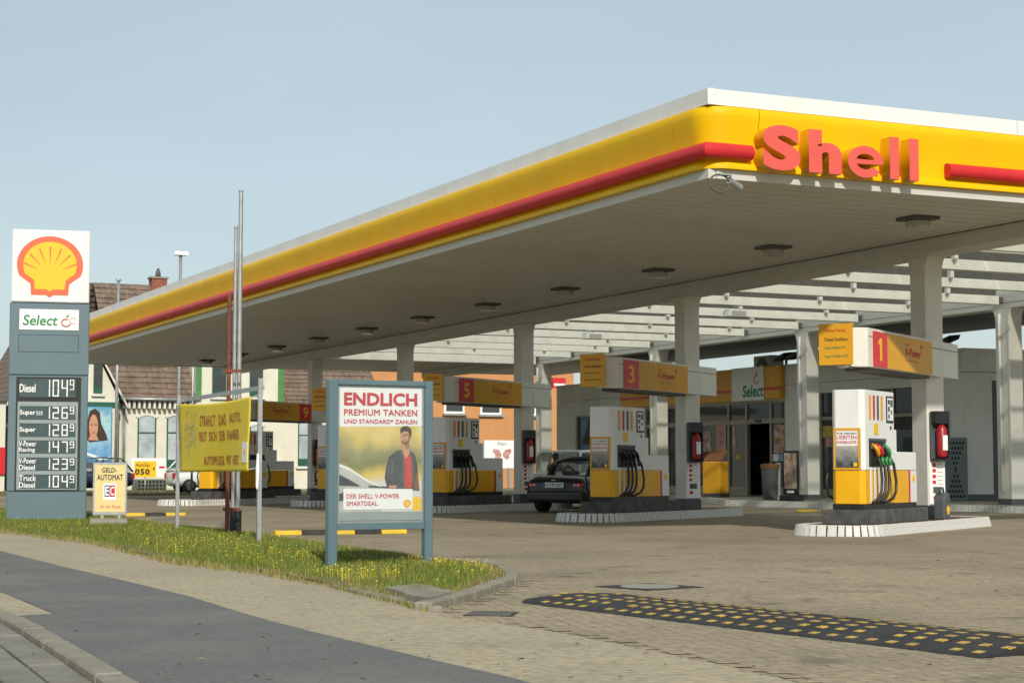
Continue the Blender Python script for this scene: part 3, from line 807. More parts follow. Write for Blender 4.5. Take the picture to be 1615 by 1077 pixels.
def pump(fr, label, group, full=True, hose_green=False):
    """x: along the island away from us; -y: the side we see; near face at x=0"""
    t = thing('fuel_pump', label, 'fuel pump', fr, group, z=0.155)
    LEN1, LEN2, W = 1.42, 1.12, 0.27
    B = 0.315                                    # underside of the housing above the deck
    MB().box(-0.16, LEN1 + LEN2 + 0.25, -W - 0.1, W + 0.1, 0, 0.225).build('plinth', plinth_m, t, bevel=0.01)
    MB().box(0.01, LEN1 + LEN2 - 0.01, -W + 0.015, W - 0.015, 0.226, B).build('base_rail', black, t)
    # tall housing with a cut-off front edge
    c = 0.07
    out = [(0, -W + c), (c, -W), (LEN1, -W), (LEN1, W), (c, W), (0, W - c)]
    top = 2.10
    MB().xy(out, 0.84, top).build('upper_housing', white, t, bevel=0.012)
    MB().xy(out, B, 0.836).build('lower_housing', yellow_pump, t, bevel=0.008)
    MB().box(LEN1 + 0.004, LEN1 + LEN2, -W + 0.01, W - 0.01, 0.84, 1.14).build('side_cabinet', white, t, bevel=0.012)
    e = LEN1 + LEN2
    MB().box(LEN1 + 0.004, e - 0.42, -W + 0.006, W - 0.006, B, 0.836).build('side_cabinet_base', yellow_pump, t)
    MB().box(e - 0.416, e - 0.33, -W + 0.006, W - 0.006, B, 0.836).build('red_stripe', red, t)
    MB().box(e - 0.326, e, -W + 0.01, W - 0.01, B, 0.836).build('side_cabinet_end', white, t)
    MB().box(LEN1 + 0.01, LEN1 + 0.25, -W + 0.05, W - 0.05, 1.14, 1.50).build('neck', white, t)
    F = -W - 0.002
    # coloured grade strips and the counter display
    cols = [orange_sign, red, black if not full else green_print, orange_sign]
    strips = [MATS['orange_yellow_sign'], MATS['red_print'], MATS['dark_teal'], MATS['orange_yellow_sign']]
    for k in range(4):
        x = 0.25 + k * 0.18
        MB().xz([(x, 1.66), (x + 0.04, 1.62), (x + 0.08, 1.66), (x + 0.08, 2.02), (x, 2.02)], F - 0.006, F).build('grade_strip', strips[k], t)
    d = MB().box(1.04, 1.36, F - 0.012, F, 1.60, 2.03).build('display', black, t, bevel=0.006)
    MB().box(1.07, 1.33, F - 0.015, F - 0.0125, 1.64, 2.0).build('display_plate', white_print, d)
    for k, (xa, xb, za, zb) in enumerate([(1.09, 1.18, 1.90, 1.97), (1.2, 1.31, 1.86, 1.97), (1.09, 1.18, 1.78, 1.86), (1.22, 1.28, 1.74, 1.8), (1.10, 1.17, 1.67, 1.74)]):
        MB().box(xa, xb, F - 0.017, F - 0.0155, za, zb).build('display_window', pylon_d if k else black, d)
    MB().box(1.22, 1.27, F - 0.01, F, 1.50, 1.55).build('card_slot', black, t)
    MB().box(0.46, 0.66, F - 0.004, F, 1.40, 1.58).build('sticker', yellow_print, t)
    # nozzle bay
    bay = MB().box(0.22, 0.95, F - 0.02, F, 0.90, 1.34).build('nozzle_bay', black, t)
    MB().box(0.22, 0.90, F - 0.05, F - 0.021, 1.30, 1.34).build('bay_hood', dark_grey, t)
    for k in range(4): MB().box(0.26 + 0.19 * k, 0.32 + 0.19 * k, F - 0.012, F, B + 0.01, 0.895).build('hose_guide', white, t)
    ncol = [orange_sign, red, black, green_p] if hose_green else [black, black, black, black]
    for k in range(4):
        x = 0.27 + 0.17 * k
        zz = 0.20
        path = [(x + 0.20, F - 0.06, 0.86 + zz), (x + 0.20, F - 0.10, 0.72 + zz), (x + 0.20, F - 0.12, 0.70), (x + 0.17, F - 0.12, 0.52), (x + 0.09, F - 0.10, 0.41), (x + 0.02, F - 0.05, 0.35), (x, F - 0.02, 0.33)]
        if k == 3: path = [(x + 0.22, F - 0.06, 0.86 + zz), (x + 0.27, F - 0.11, 0.74 + zz), (x + 0.33, F - 0.13, 0.66), (x + 0.30, F - 0.13, 0.50), (x + 0.2, F - 0.12, 0.40), (x + 0.08, F - 0.06, 0.345), (x, F - 0.02, 0.335)]
        MB().tube(path, 0.024, 8).build('hose', hose_m, t, smooth=True)
        n = MB()
        n.tube([(x + 0.02, F - 0.03, 1.05 + zz), (x + 0.06, F - 0.06, 1.02 + zz)], 0.018, 8)
        n.tube([(x + 0.05, F - 0.055, 1.03 + zz), (x + 0.10, F - 0.08, 0.97 + zz), (x + 0.17, F - 0.075, 0.90 + zz), (x + 0.20, F - 0.062, 0.85 + zz)], [0.026, 0.04, 0.037, 0.024], 8)
        nz = n.build('nozzle', ncol[k], t, smooth=True)
        MB().tube([(x + 0.20, F - 0.062, 0.85 + zz), (x + 0.20, F - 0.09, 0.72 + zz)], 0.028, 8).build('hose_sleeve', green_p if hose_green and k > 0 else hose_m, nz, smooth=True)
        MB().box(x + 0.0, x + 0.04, F - 0.03, F - 0.021, 0.98 + zz, 1.05 + zz).build('nozzle_boot', steel, nz)
    # pecten mark
    ex = e - 0.16
    MB().xz(shell_outline(ex, 0.70, 0.13), F + 0.006, F + 0.0115).build('emblem', MATS['yellow_print'], t)
    # framed advert on the near face
    ad = MB().box(-0.014, -0.001, -W + c - 0.02, W - c + 0.02, 0.85, 1.50).build('advert_frame', orange_sign, t)
    a0, a1 = -W + c + 0.015, W - c - 0.015
    MB().box(-0.019, -0.0145, a0, a1, 0.885, 1.465).build('advert_print', MATS['advert_photo'], ad)
    MB().box(-0.022, -0.0195, a0 + 0.015, a1 - 0.015, 1.22, 1.45).build('advert_title', white_print, ad)
    for s_, za, zb, m_ in (('FÜR MEINEN', 1.40, 1.435, MATS['black_print']), ('LIEBSTEN', 1.325, 1.385, red_print), ('BORDBEGLEITER', 1.255, 1.30, red_print)):
        text(s_, m_, ad, -0.16, 0.16, za, zb, y=-0.0235, side='x', bold=0.01)
    MB().box(-0.021, -0.0195, -a1 + 0.02, -a1 + 0.08, 0.9, 0.96).build('advert_mark', yellow_print, ad)
    # hose on the far side shows left of the pump
    if full:
        MB().tube([(0.5, W + 0.06, 1.05), (0.3, W + 0.12, 0.95), (0.15, W + 0.14, 0.7), (0.2, W + 0.13, 0.45), (0.4, W + 0.04, 0.34)], 0.021, 8).build('hose', hose_m, t, smooth=True)
        MB().tube([(0.42, W + 0.04, 1.06), (0.30, W + 0.11, 0.94)], [0.035, 0.03], 8).build('nozzle', black, t, smooth=True)
    # card reader post and paper box between the housing and the column
    MB().box(e + 0.02, e + 0.2, -0.12, 0.12, 0.226, 0.42).build('sump_cover', dark_grey, t)
    return t

def shell_outline(cx, cz, s, inner=1.0):
    """scallop emblem outline of height about s, seen from the front"""
    pts = []
    n = 26
    r = 0.5 * s * inner
    for k in range(n + 1):
        a = R_(-22 + 224 * k / n)
        pts.append((cx + r * 1.02 * math.cos(a), cz + 0.06 * s + r * 0.92 * math.sin(a)))
    q = 0.30 * s * inner
    pts += [(cx - q, cz - 0.22 * s * inner - 0.02 * s), (cx - q * 0.95, cz - 0.42 * s * inner), (cx - 0.06 * s, cz - 0.42 * s * inner), (cx, cz - 0.46 * s * inner), (cx + 0.06 * s, cz - 0.42 * s * inner), (cx + q * 0.95, cz - 0.42 * s * inner), (cx + q, cz - 0.22 * s * inner - 0.02 * s)]
    return pts

def sign_beam(fr, num, label, z0=2.62, words='V-Power', dull=False):
    """beam from the column towards us; x=0 at the column, negative towards us"""
    t = thing('pump_sign_beam', label, 'pump sign', fr, 'numbered sign beams over the pumps', z=0)
    H, W = 0.62, 0.26
    zt = z0 + H
    X0, X1, c = -3.95, 0.95, 0.28
    out = [(X0, -W + c), (X0 + c * 0.85, -W), (X1, -W), (X1, W), (X0 + c * 0.85, W), (X0, W - c)]
    MB().xy([(x * 1.0, y) for x, y in out], z0, zt).build('housing', cream, t, bevel=0.01)
    MB().box(X0 + 0.4, -0.5, -W + 0.06, W - 0.06, z0 - 0.05, z0 + 0.001).build('underside', dark_steel, t)
    MB().box(X0 + 0.26, X1 - 0.01, -W - 0.004, -W, zt - 0.14, zt - 0.13).build('joint', darkgap, t)
    F = -W - 0.012
    y1 = -0.55
    na, nb_ = (X0 + 0.45, X0 + 1.10) if num != 9 else (y1 - 0.65, y1)
    ma, mb_ = (X0 + 1.105, y1) if num != 9 else (X0 + 0.45, y1 - 0.655)
    MB().box(na, nb_, F, -W - 0.0, z0 + 0.015, zt - 0.04).build('number_panel', red, t)
    MB().box(ma, mb_, F, -W - 0.0, z0 + 0.015, zt - 0.04).build('name_panel', orange_sign, t)
    nx = (na + nb_) / 2
    if num == 1: MB().xz([(nx - 0.02, z0 + 0.12), (nx + 0.06, z0 + 0.12), (nx + 0.06, zt - 0.14), (nx - 0.01, zt - 0.14), (nx - 0.09, zt - 0.19), (nx - 0.09, zt - 0.25), (nx - 0.02, zt - 0.22)], F - 0.004, F).build('numeral', MATS['yellow_print'], t)
    else: text(str(num), MATS['yellow_print'], t, nx - 0.13, nx + 0.13, z0 + 0.12, zt - 0.14, y=F - 0.003, bold=0.02)
    cx = ma + (mb_ - ma) * 0.55
    text(words, red_print, t, cx - 0.38, cx + 0.42, z0 + 0.26, z0 + 0.40, y=F - 0.003, bold=0.02, shear=0.2)
    text('Shell', red_print, t, cx - 0.38, cx - 0.2, z0 + 0.43, z0 + 0.48, y=F - 0.003)
    text('Hochleistung', red_print, t, cx - 0.36, cx + 0.22, z0 + 0.17, z0 + 0.21, y=F - 0.003)
    MB().xz(shell_outline(cx + 0.45, z0 + 0.45, 0.08), F - 0.004, F).build('emblem', red_print, t)
    # list panel on the end facing us, turned a little outwards
    ep = MB().add([(X0 - 0.03, -0.10, z0 + 0.03), (X0 - 0.03, 0.46, z0 + 0.03), (X0 - 0.03, 0.46, zt + 0.06), (X0 - 0.03, -0.10, zt + 0.06), (X0 - 0.004, -0.10, z0 + 0.03), (X0 - 0.004, 0.46, z0 + 0.03), (X0 - 0.004, 0.46, zt + 0.06), (X0 - 0.004, -0.10, zt + 0.06)],
                  [(0, 1, 2, 3), (4, 7, 6, 5), (0, 4, 5, 1), (1, 5, 6, 2), (2, 6, 7, 3), (3, 7, 4, 0)]).build('list_panel', orange_sign, t)
    for k, (s_, m_) in enumerate([('V-Power Racing', red_print), ('Diesel FuelSave', black_print), ('Super FuelSave 95', green_print), ('Super FuelSave E10', green_print)]):
        z = zt - 0.08 - k * 0.135
        text(s_, m_, ep, -0.36, -0.02 + 0.04 * (k % 2), z, z + 0.055, y=X0 - 0.032, side='x', bold=0.005)
    return t

def extinguisher(fr, label, x, y):
    t = thing('extinguisher_cabinet', label, 'extinguisher', fr, 'fire extinguishers on the pump columns', x=x, y=y)
    MB().box(-0.15, 0.15, -0.06, 0.0, 1.16, 2.02).build('back_board', dark_grey, t, bevel=0.02)
    MB().xz([(-0.15, 1.16), (0.15, 1.16), (0.15, 2.02), (-0.15, 2.02), (-0.15, 1.80), (0.11, 1.80), (0.11, 1.20), (-0.15, 1.20)], -0.20, -0.061).build('cover', black, t, bevel=0.01)
    b = MB().tube([(0, -0.15, 1.22), (0, -0.15, 1.26), (0, -0.15, 1.70), (0, -0.15, 1.76), (0, -0.15, 1.79)], [0.085, 0.092, 0.092, 0.06, 0.03], 14).build('bottle', bottle_red, t, smooth=True)
    MB().box(-0.05, 0.05, -0.25, -0.235, 1.34, 1.60).build('label_plate', white_print, b)
    MB().box(-0.03, 0.05, -0.19, -0.11, 1.79, 1.84).build('valve', black, b)
    return t

def column_panel(fr, x, y, label):
    t = thing('notice_panel', label, 'notice', fr, 'notices on the pump columns', x=x, y=y)
    MB().box(-0.17, 0.17, -0.012, 0, 0.40, 1.13).build('plate', white_print, t)
    for k in range(4): MB().box(-0.10, -0.03, -0.015, -0.0125, 1.06 - k * 0.1, 1.12 - k * 0.1).build('red_symbol', red_print, t)
    for k in range(6): MB().box(0.0, 0.12, -0.0145, -0.0125, 1.10 - k * 0.07, 1.108 - k * 0.07).build('text_line', red_print, t)
    MB().box(-0.09, 0.09, -0.016, -0.0125, 0.60, 0.71).build('black_symbol', dark_grey, t)
    MB().xz([(-0.05 + 0.045 * math.cos(a), 0.52 + 0.04 * math.sin(a)) for a in [k * 0.785 for k in range(8)]], -0.015, -0.0125).build('red_symbol', red_print, t)
    return t

mat('dark_teal', (0.06, 0.10, 0.10), 0.5)
def photo_mat(name, cols, scale, z0, z1):
    m = bpy.data.materials.new(name); m.use_nodes = True
    nt = m.node_tree; N = nt.nodes; Lk = nt.links; b = N['Principled BSDF']; b.inputs['Roughness'].default_value = 0.35
    tc = N.new('ShaderNodeTexCoord'); sp = N.new('ShaderNodeSeparateXYZ'); Lk.new(tc.outputs['Object'], sp.inputs[0])
    mr = N.new('ShaderNodeMapRange'); mr.inputs[1].default_value = z0; mr.inputs[2].default_value = z1; Lk.new(sp.outputs['Z'], mr.inputs[0])
    n = N.new('ShaderNodeTexNoise'); n.inputs['Scale'].default_value = scale; n.inputs['Detail'].default_value = 2; Lk.new(tc.outputs['Object'], n.inputs['Vector'])
    ad = N.new('ShaderNodeMath'); ad.operation = 'MULTIPLY_ADD'; ad.inputs[1].default_value = 0.9; Lk.new(n.outputs['Fac'], ad.inputs[0])
    sb = N.new('ShaderNodeMath'); sb.operation = 'SUBTRACT'; sb.inputs[1].default_value = 0.45; Lk.new(mr.outputs[0], sb.inputs[0]); Lk.new(sb.outputs[0], ad.inputs[2])
    cr = N.new('ShaderNodeValToRGB'); Lk.new(ad.outputs[0], cr.inputs[0])
    el = cr.color_ramp.elements
    while len(el) < len(cols): el.new(0.5)
    for i, c in enumerate(cols):
        el[i].position = i / (len(cols) - 1); el[i].color = (*c, 1)
    Lk.new(cr.outputs[0], b.inputs['Base Color'])
    MATS[name] = m
    return m
photo_mat('advert_photo', [(0.04, 0.045, 0.05), (0.16, 0.17, 0.18), (0.35, 0.32, 0.28), (0.5, 0.45, 0.35)], 9, 0.88, 1.3)
where = ['nearest, right in the picture', 'behind the first, beside the black roadster', 'in the middle, behind the poster board', 'hidden mostly by the poster board', 'farthest right of the yellow banner']
col_words = ['the nearest front column, at the right', 'the front column beside the roadster', 'the front column right of the poster board', 'the front column behind the poster board', 'the farthest front column, left of the poster board']
nums = [1, 3, 5, 7, 9]
pump_lab = ['white and yellow fuel pump number 1, sunlit, with coloured nozzles', 'white and yellow fuel pump number 3 in shade beside the roadster', 'white and yellow fuel pump number 5 just right of the poster board', 'fuel pump number 7 hidden behind the poster board', 'white and orange fuel pump number 9 between banner and poster board']
beam_lab = ['orange sign beam with red number 1 over the nearest pump', 'orange sign beam with red number 3 over the roadster pump', 'orange sign beam with red number 5 right of the poster board', 'orange sign beam mostly hidden behind the poster board', 'orange sign beam with red number 9 between banner and poster board']
isl_lab = ['nearest white kerbed pump island, at the right', 'white kerbed pump island carrying pump 3 beside the roadster', 'white kerbed pump island carrying pump 5 behind the poster', 'white kerbed pump island mostly hidden by the poster board', 'farthest column pump island with pump 9 behind the banner post']
for k, l in enumerate(COLF):
    p = CF.w(7.2, l, 0)
    fr = Fr(p, PA)
    island(fr, isl_lab[k], k < 3)
    pump(Fr(fr.w(-4.0, 0.0, 0), PA), pump_lab[k], 'fuel pumps under the canopy', hose_green=(k == 0))
    sign_beam(fr, nums[k], beam_lab[k], words='V-Power' if k < 4 else 'FuelSave')
    cfr = Fr(p, A)
    extinguisher(cfr, 'red fire extinguisher in black box on ' + col_words[k], 0.0, -0.212)
    column_panel(cfr, -0.0, -0.212, 'white safety notice panel low on ' + col_words[k])
# island farther left with one more pump, column free
fr = Fr(gz(372, 795.5, 0), PA)
fr = Fr(fr.w(2.6, 0.5), PA)
island(fr, 'short pump island farthest left behind the yellow banner', False)
pump(Fr(fr.w(-3.4, 0.0, 0), PA), 'fuel pump farthest left, half hidden behind the yellow banner', 'fuel pumps under the canopy')

# bucket with squeegee beside column 1
b1 = Fr(CF.w(7.2, COLF[0], 0), PA)
t = thing('air_and_water_can', 'dark grey water can with yellow mark standing beside the column of pump 1', 'can', b1, x=-0.62, y=-0.42, z=0.155)
MB().xz([(-0.16, 0.0), (0.16, 0.0), (0.17, 0.30), (0.12, 0.46), (-0.06, 0.46), (-0.15, 0.34)], -0.10, 0.10).build('body', dark_grey, t, bevel=0.03, seg=2)
MB().xz(shell_outline(0.02, 0.16, 0.16), -0.106, -0.1005).build('mark', yellow_print, t)
MB().tube([(-0.1, 0, 0.45), (-0.06, 0, 0.54), (0.06, 0, 0.54), (0.1, 0, 0.46)], 0.018, 8).build('handle', dark_grey, t, smooth=True)
# ------------------------------------------------------------------ price pylon
PF = Fr(gz(72, 818, 0.05), R_(14))
def box_px(fr, xa, ya, xb, yb, y=0.0):
    u0, z1 = fr.uv(xa, ya, y); u1, z0 = fr.uv(xb, yb, y)
    return u0, u1, z0, z1
py_ = thing('price_pylon', 'tall blue grey fuel price pylon with white emblem box on top', 'price sign', PF)
pl, pr = PF.uv(9, 815)[0], PF.uv(136, 815)[0]
pb = -0.06
z1 = PF.uv(72, 478)[1]; zt = PF.uv(72, 363)[1]
zlow = PF.uv(72, 775)[1]; zmid = PF.uv(72, 592)[1]
cx = (pl + pr) / 2; hw = (pr - pl) / 2
hwt = hw * 0.975
DP = 0.55
MB().box(cx - hw, cx + hw, 0.0, DP, pb, zlow).build('lower_casing', pylon_m, py_, bevel=0.02)
MB().box(cx - hw * 0.995, cx + hw * 0.995, 0.006, DP - 0.006, zlow + 0.008, zmid).build('middle_casing', pylon_m, py_, bevel=0.015)
MB().box(cx - hw, cx + hw, 0.0, DP, zmid + 0.008, z1).build('upper_casing', pylon_m, py_, bevel=0.015)
MB().box(cx - hw * 0.97, cx + hw * 0.985, -0.03, DP + 0.03, z1 + 0.01, zt).build('emblem_box', white, py_, bevel=0.02)
yE = -0.031
ecx, ecz = PF.uv(79, 424, yE)
es = abs(PF.uv(79, 373, yE)[1] - PF.uv(79, 468, yE)[1])
pr2 = mat('pecten_red', (0.72, 0.13, 0.05), 0.4)
em = MB().xz(shell_outline(ecx, ecz, es * 1.04), yE - 0.006, yE).build('emblem', pr2, py_)
MB().xz(shell_outline(ecx, ecz + 0.012, es * 0.84), yE - 0.010, yE - 0.0065).build('emblem_fill', yellow_print, em)
for k in range(-3, 4):                          # ribs
    a = R_(90 + k * 22.0); r0, r1 = es * (0.19 + 0.012 * abs(k)), es * 0.385
    ux, uz = math.cos(a), math.sin(a); nx_, nz_ = -uz, ux; w_ = es * 0.014
    bx, bz = ecx, ecz - 0.10 * es
    q0, q1 = r0 * 1.0, r1 * (1.06 if k == 0 else 1.05) + 0.06 * es
    MB().xz([(bx + ux * q0 - nx_ * w_ * .2, bz + uz * q0 - nz_ * w_ * .2), (bx + ux * q1 - nx_ * w_, bz + uz * q1 - nz_ * w_), (bx + ux * q1 + nx_ * w_, bz + uz * q1 + nz_ * w_), (bx + ux * q0 + nx_ * w_ * .2, bz + uz * q0 + nz_ * w_ * .2)], yE - 0.013, yE - 0.0105).build('rib', pr2, em)
def panel(fr, par, name, m, xa, ya, xb, yb, y0, t_, bevel=0.0):
    u0, u1, z0, z1_ = box_px(fr, xa, ya, xb, yb, y0)
    return MB().box(u0, u1, y0, y0 + t_, z0, z1_).build(name, m, par, bevel=bevel)
def txt(fr, par, s, m, xa, ya, xb, yb, y0, **k):
    u0, u1, z0, z1_ = box_px(fr, xa, ya, xb, yb, y0)
    return text(s, m, par, u0, u1, z0, z1_, y=y0, **k)
panel(PF, py_, 'shop_plate', white_print, 31, 487, 124, 521, -0.012, 0.0118)
txt(PF, py_, 'Select', green_print, 36, 496, 91, 514, -0.014, bold=0.02, shear=0.15)
ax, az = PF.uv(104, 509, -0.014); ar = 0.085
MB().tube([(ax + ar * math.cos(a), -0.018, az + ar * 0.85 * math.sin(a)) for a in [R_(60 + 24 * k) for k in range(13)]], 0.011, 6).build('apple_outline', red_print, py_)
MB().tube([(ax + 0.13 + 0.06 * math.cos(a), -0.018, az + 0.04 + 0.06 * math.sin(a)) for a in [R_(36 * k) for k in range(10)]], 0.006, 5).build('ring_outline', MATS['orange_yellow_sign'], py_)
MB().flat([(ax - 0.02, az + 0.1), (ax + 0.05, az + 0.17), (ax + 0.05, az + 0.11)], -0.015).build('apple_leaf', green_print, py_)
u0, u1, z0, z1_ = box_px(PF, 29, 527, 124, 556)
for (a, b, c_, d_) in ((u0, u1, z0, z0 + 0.012), (u0, u1, z1_ - 0.012, z1_), (u0, u0 + 0.012, z0, z1_), (u1 - 0.012, u1, z0, z1_)):
    MB().box(a, b, -0.006, -0.0005, c_, d_).build('blank_plate_edge', pylon_d, py_)
panel(PF, py_, 'blank_plate', pylon_m, 30, 528, 123, 555, -0.004, 0.0035)
panel(PF, py_, 'price_case', darkgap, 26, 594, 125, 773, -0.012, 0.018)
rail_m = mat('price_rail_grey', (0.27, 0.32, 0.315), 0.4, var=0.1, scale=4)
panel(PF, py_, 'price_frame', rail_m, 28, 633, 121, 772, -0.020, 0.0075)
rows = [(597, 627, 'Diesel', '1049'), (640, 662, 'Super E10', '1269'), (667, 689, 'Super', '1289'), (694, 715, 'V-Power\nRacing', '1479'), (721, 742, 'V-Power\nDiesel', '1239'), (748, 770, 'Truck\nDiesel', '1049')]
SEG = {'0': 'abcdef', '1': 'bc', '2': 'abged', '3': 'abgcd', '4': 'fgbc', '5': 'afgcd', '6': 'afgedc', '7': 'abc', '8': 'abcdefg', '9': 'abfgcd'}
def digit(ch, x0, x1, z0, z1, y, par, m):
    t_ = (x1 - x0) * 0.24; zm = (z0 + z1) / 2; mb = MB(); g = t_ * 0.12
    S = {'a': (x0, x1, z1 - t_, z1), 'd': (x0, x1, z0, z0 + t_), 'g': (x0, x1, zm - t_ / 2, zm + t_ / 2), 'f': (x0, x0 + t_, zm, z1), 'b': (x1 - t_, x1, zm, z1), 'e': (x0, x0 + t_, z0, zm), 'c': (x1 - t_, x1, z0, zm)}
    for k_, i in zip(SEG[ch], range(9)):
        a, b, c_, d_ = S[k_]
        dy = 0.0004 * i
        mb.box(a + g, b - g, y - 0.003 - dy, y - dy * 0.5, c_ + g, d_ - g)
    mb.build('price_digit', m, par)
for ya, yb, nm, dg in rows:
    row = panel(PF, py_, 'price_row', pylon_d, 31, ya, 119, yb, -0.026, 0.005)
    yy = -0.0275
    h = yb - ya
    if '\n' in nm:
        a, b = nm.split('\n')
        txt(PF, row, a, white_print, 30, ya + 1, 57, ya + h * 0.47, yy, bold=0.015)
        txt(PF, row, b, white_print, 30, ya + h * 0.55, 55, yb - 1, yy, bold=0.015)
    else:
        txt(PF, row, nm.split(' ')[0], white_print, 31, ya + h * 0.28, 56, ya + h * 0.72, yy, bold=0.02)
        if ' ' in nm: txt(PF, row, nm.split(' ')[1], white_print, 58, ya + h * 0.36, 67, ya + h * 0.66, yy, bold=0.01)
    for i, ch in enumerate(dg):
        xa, xb = [(70, 79), (83, 93), (97, 107), (110, 117)][i]
        yb2 = yb - 1.5 if i < 3 else ya + h * 0.6
        u0, u1, z0, z1_ = box_px(PF, xa, ya + 1.5, xb, yb2, yy)
        digit(ch, u0, u1, z0, z1_, yy, row, white_print)

# ------------------------------------------------------------------ cash machine board
GF = Fr(gz(173, 826, 0.05), R_(12))
g = thing('cash_machine_board', 'pale yellow free standing cash machine board in grey frame on the verge', 'sign board', GF)
panel(GF, g, 'frame', galv, 147, 729, 200, 812, 0.0, 0.05, 0.008)
panel(GF, g, 'poster', mat('pale_yellow_paper', (0.72, 0.58, 0.26), 0.5, var=0.05), 150, 733, 197, 807, -0.004, 0.003)
txt(GF, g, 'GELD-', black_print, 161, 737, 184, 745, -0.006, bold=0.02)
txt(GF, g, 'AUTOMAT', black_print, 153, 748, 194, 757, -0.006, bold=0.02)
panel(GF, g, 'logo_plate', white_print, 163, 762, 183, 788, -0.006, 0.0015)
panel(GF, g, 'logo_blue', mat('logo_blue', (0.03, 0.10, 0.22), 0.5), 165, 765, 172.5, 783, -0.0085, 0.002)
panel(GF, g, 'logo_red', red_print, 173.2, 765, 181, 783, -0.0085, 0.002)
txt(GF, g, 'E', white_print, 166, 767, 172, 781, -0.0105, bold=0.02)
txt(GF, g, 'C', white_print, 174, 767, 180, 781, -0.0105, bold=0.02)
txt(GF, g, 'An der Kasse', red_print, 158, 796, 190, 801, -0.006)
for px in (161, 188):
    u = GF.uv(px, 815)[0]; za = GF.uv(px, 811)[1]
    MB().box(u - 0.025, u + 0.025, 0.01, 0.04, -0.02, za + 0.02).build('leg', galv, g)
u0 = GF.uv(142, 826)[0]; u1 = GF.uv(201, 826)[0]
MB().yz([(-0.28, -0.02), (0.32, -0.02), (0.30, 0.07), (0.06, 0.10), (-0.02, 0.10), (-0.26, 0.07)], u0, u1).build('foot', concrete, g, bevel=0.015)

# ------------------------------------------------------------------ banner with two perforated posts and top rail
pA, pB = gz(279, 832, 0.06), gz(408, 851, 0.06)
ang = math.atan2(pB.y - pA.y, pB.x - pA.x)
BF = Fr(pA, ang)
W_ = (pB - pA).length
bn = thing('banner_stand', 'galvanised frame of two perforated posts and rail holding a yellow banner', 'frame', BF)
def perf_post(x, h):
    p = MB().xy([(x - 0.028, -0.028), (x + 0.028, -0.028), (x + 0.028, 0.028), (x + 0.02, 0.028), (x + 0.02, -0.02), (x - 0.02, -0.02), (x - 0.02, 0.028), (x - 0.028, 0.028)], -0.12, h).build('post', galv, bn)
    hb = MB()
    for k in range(int(h / 0.055)):
        z = 0.04 + k * 0.055
        hb.box(x - 0.007, x + 0.007, -0.0295, -0.0283, z, z + 0.028)
    hb.build('punched_slots', darkgap, p)
hA = BF.uv(279, 626)[1]; hB = BF.uv(408, 597)[1]
perf_post(0, hA + 0.03); perf_post(W_, hB)
zr0, zr1 = BF.uv(279, 632)[1], BF.uv(404, 612)[1]
MB().add([(0.0, 0.03, zr0 - 0.03), (0.0, 0.06, zr0 - 0.03), (0.0, 0.06, zr0 + 0.03), (0.0, 0.03, zr0 + 0.03), (W_, 0.03, zr1 - 0.03), (W_, 0.06, zr1 - 0.03), (W_, 0.06, zr1 + 0.03), (W_, 0.03, zr1 + 0.03)],
         [(0, 1, 2, 3), (4, 7, 6, 5), (0, 4, 5, 1), (1, 5, 6, 2), (2, 6, 7, 3), (3, 7, 4, 0)]).build('rail', galv, bn)
ban_m = mat('yellow_banner_cloth', (0.80, 0.60, 0.015), 0.6, var=0.06, scale=4)
YB = -0.06
def bq(s, t_):                                  # banner surface, s left to right, t top to bottom
    xa, xb = 282, 396
    px = xa + (xb - xa) * s
    ytop = 637 - 12 * s + 5 * math.sin(math.pi * s); ybot = 744 - 1 * s
    py = ytop + (ybot - ytop) * t_
    u, z = BF.uv(px, py, YB)
    return u, YB + 0.025 * math.sin(s * 9 + t_ * 2.5) * (0.4 + t_) + 0.03 * math.sin(math.pi * s) * t_ - 0.01, z
nb = 28
mb = MB()
for j in range(nb + 1):
    for i in range(nb + 1): mb.v.append(bq(i / nb, j / nb))
for j in range(nb):
    for i in range(nb): mb.f.append((j * (nb + 1) + i, j * (nb + 1) + i + 1, (j + 1) * (nb + 1) + i + 1, (j + 1) * (nb + 1) + i))
bo = mb.build('banner', ban_m, smooth=True); place(bo, BF)
tag(bo, 'wrinkled yellow cloth banner with red lettering hung between the galvanised posts', 'banner')
sm = bo.modifiers.new('thickness', 'SOLIDIFY'); sm.thickness = 0.004; sm.offset = 1
def banner_text(s, m, s0, s1, t0, t1, bold=0.0):
    me = text_mesh(s, 0.0, 0.05, 1.03, 2)
    embolden(me, bold)
    bm = bmesh.new(); bm.from_mesh(me)
    bmesh.ops.triangulate(bm, faces=bm.faces)
    bmesh.ops.subdivide_edges(bm, edges=[e for e in bm.edges if e.calc_length() > 0.12], cuts=1)
    bm.to_mesh(me); bm.free()
    xs = [v.co.x for v in me.vertices]; ys = [v.co.y for v in me.vertices]
    for v in me.vertices:
        a = s0 + (s1 - s0) * (v.co.x - min(xs)) / (max(xs) - min(xs)); b = t1 + (t0 - t1) * (v.co.y - min(ys)) / (max(ys) - min(ys))
        q = bq(a, b); v.co = (q[0], q[1] - 0.006 - v.co.z * 0.004, q[2])
    me.update()
    me.materials.clear()
    link('lettering', me, m, bo)
def banner_line(s, m, s0, s1, t0, t1, bold):
    ws = s.split(' '); n = len(s); pos = 0
    for w_ in ws:
        a = s0 + (s1 - s0) * pos / n; b = s0 + (s1 - s0) * (pos + len(w_) - 0.25) / n
        banner_text(w_, m, a, b, t0, t1, bold); pos += len(w_) + 1
ban_red = mat('banner_red_print', (0.42, 0.08, 0.02), 0.6)
banner_line('STRAHLT DAS AUTO,', ban_red, 0.30, 0.86, 0.17, 0.33, 0.005)
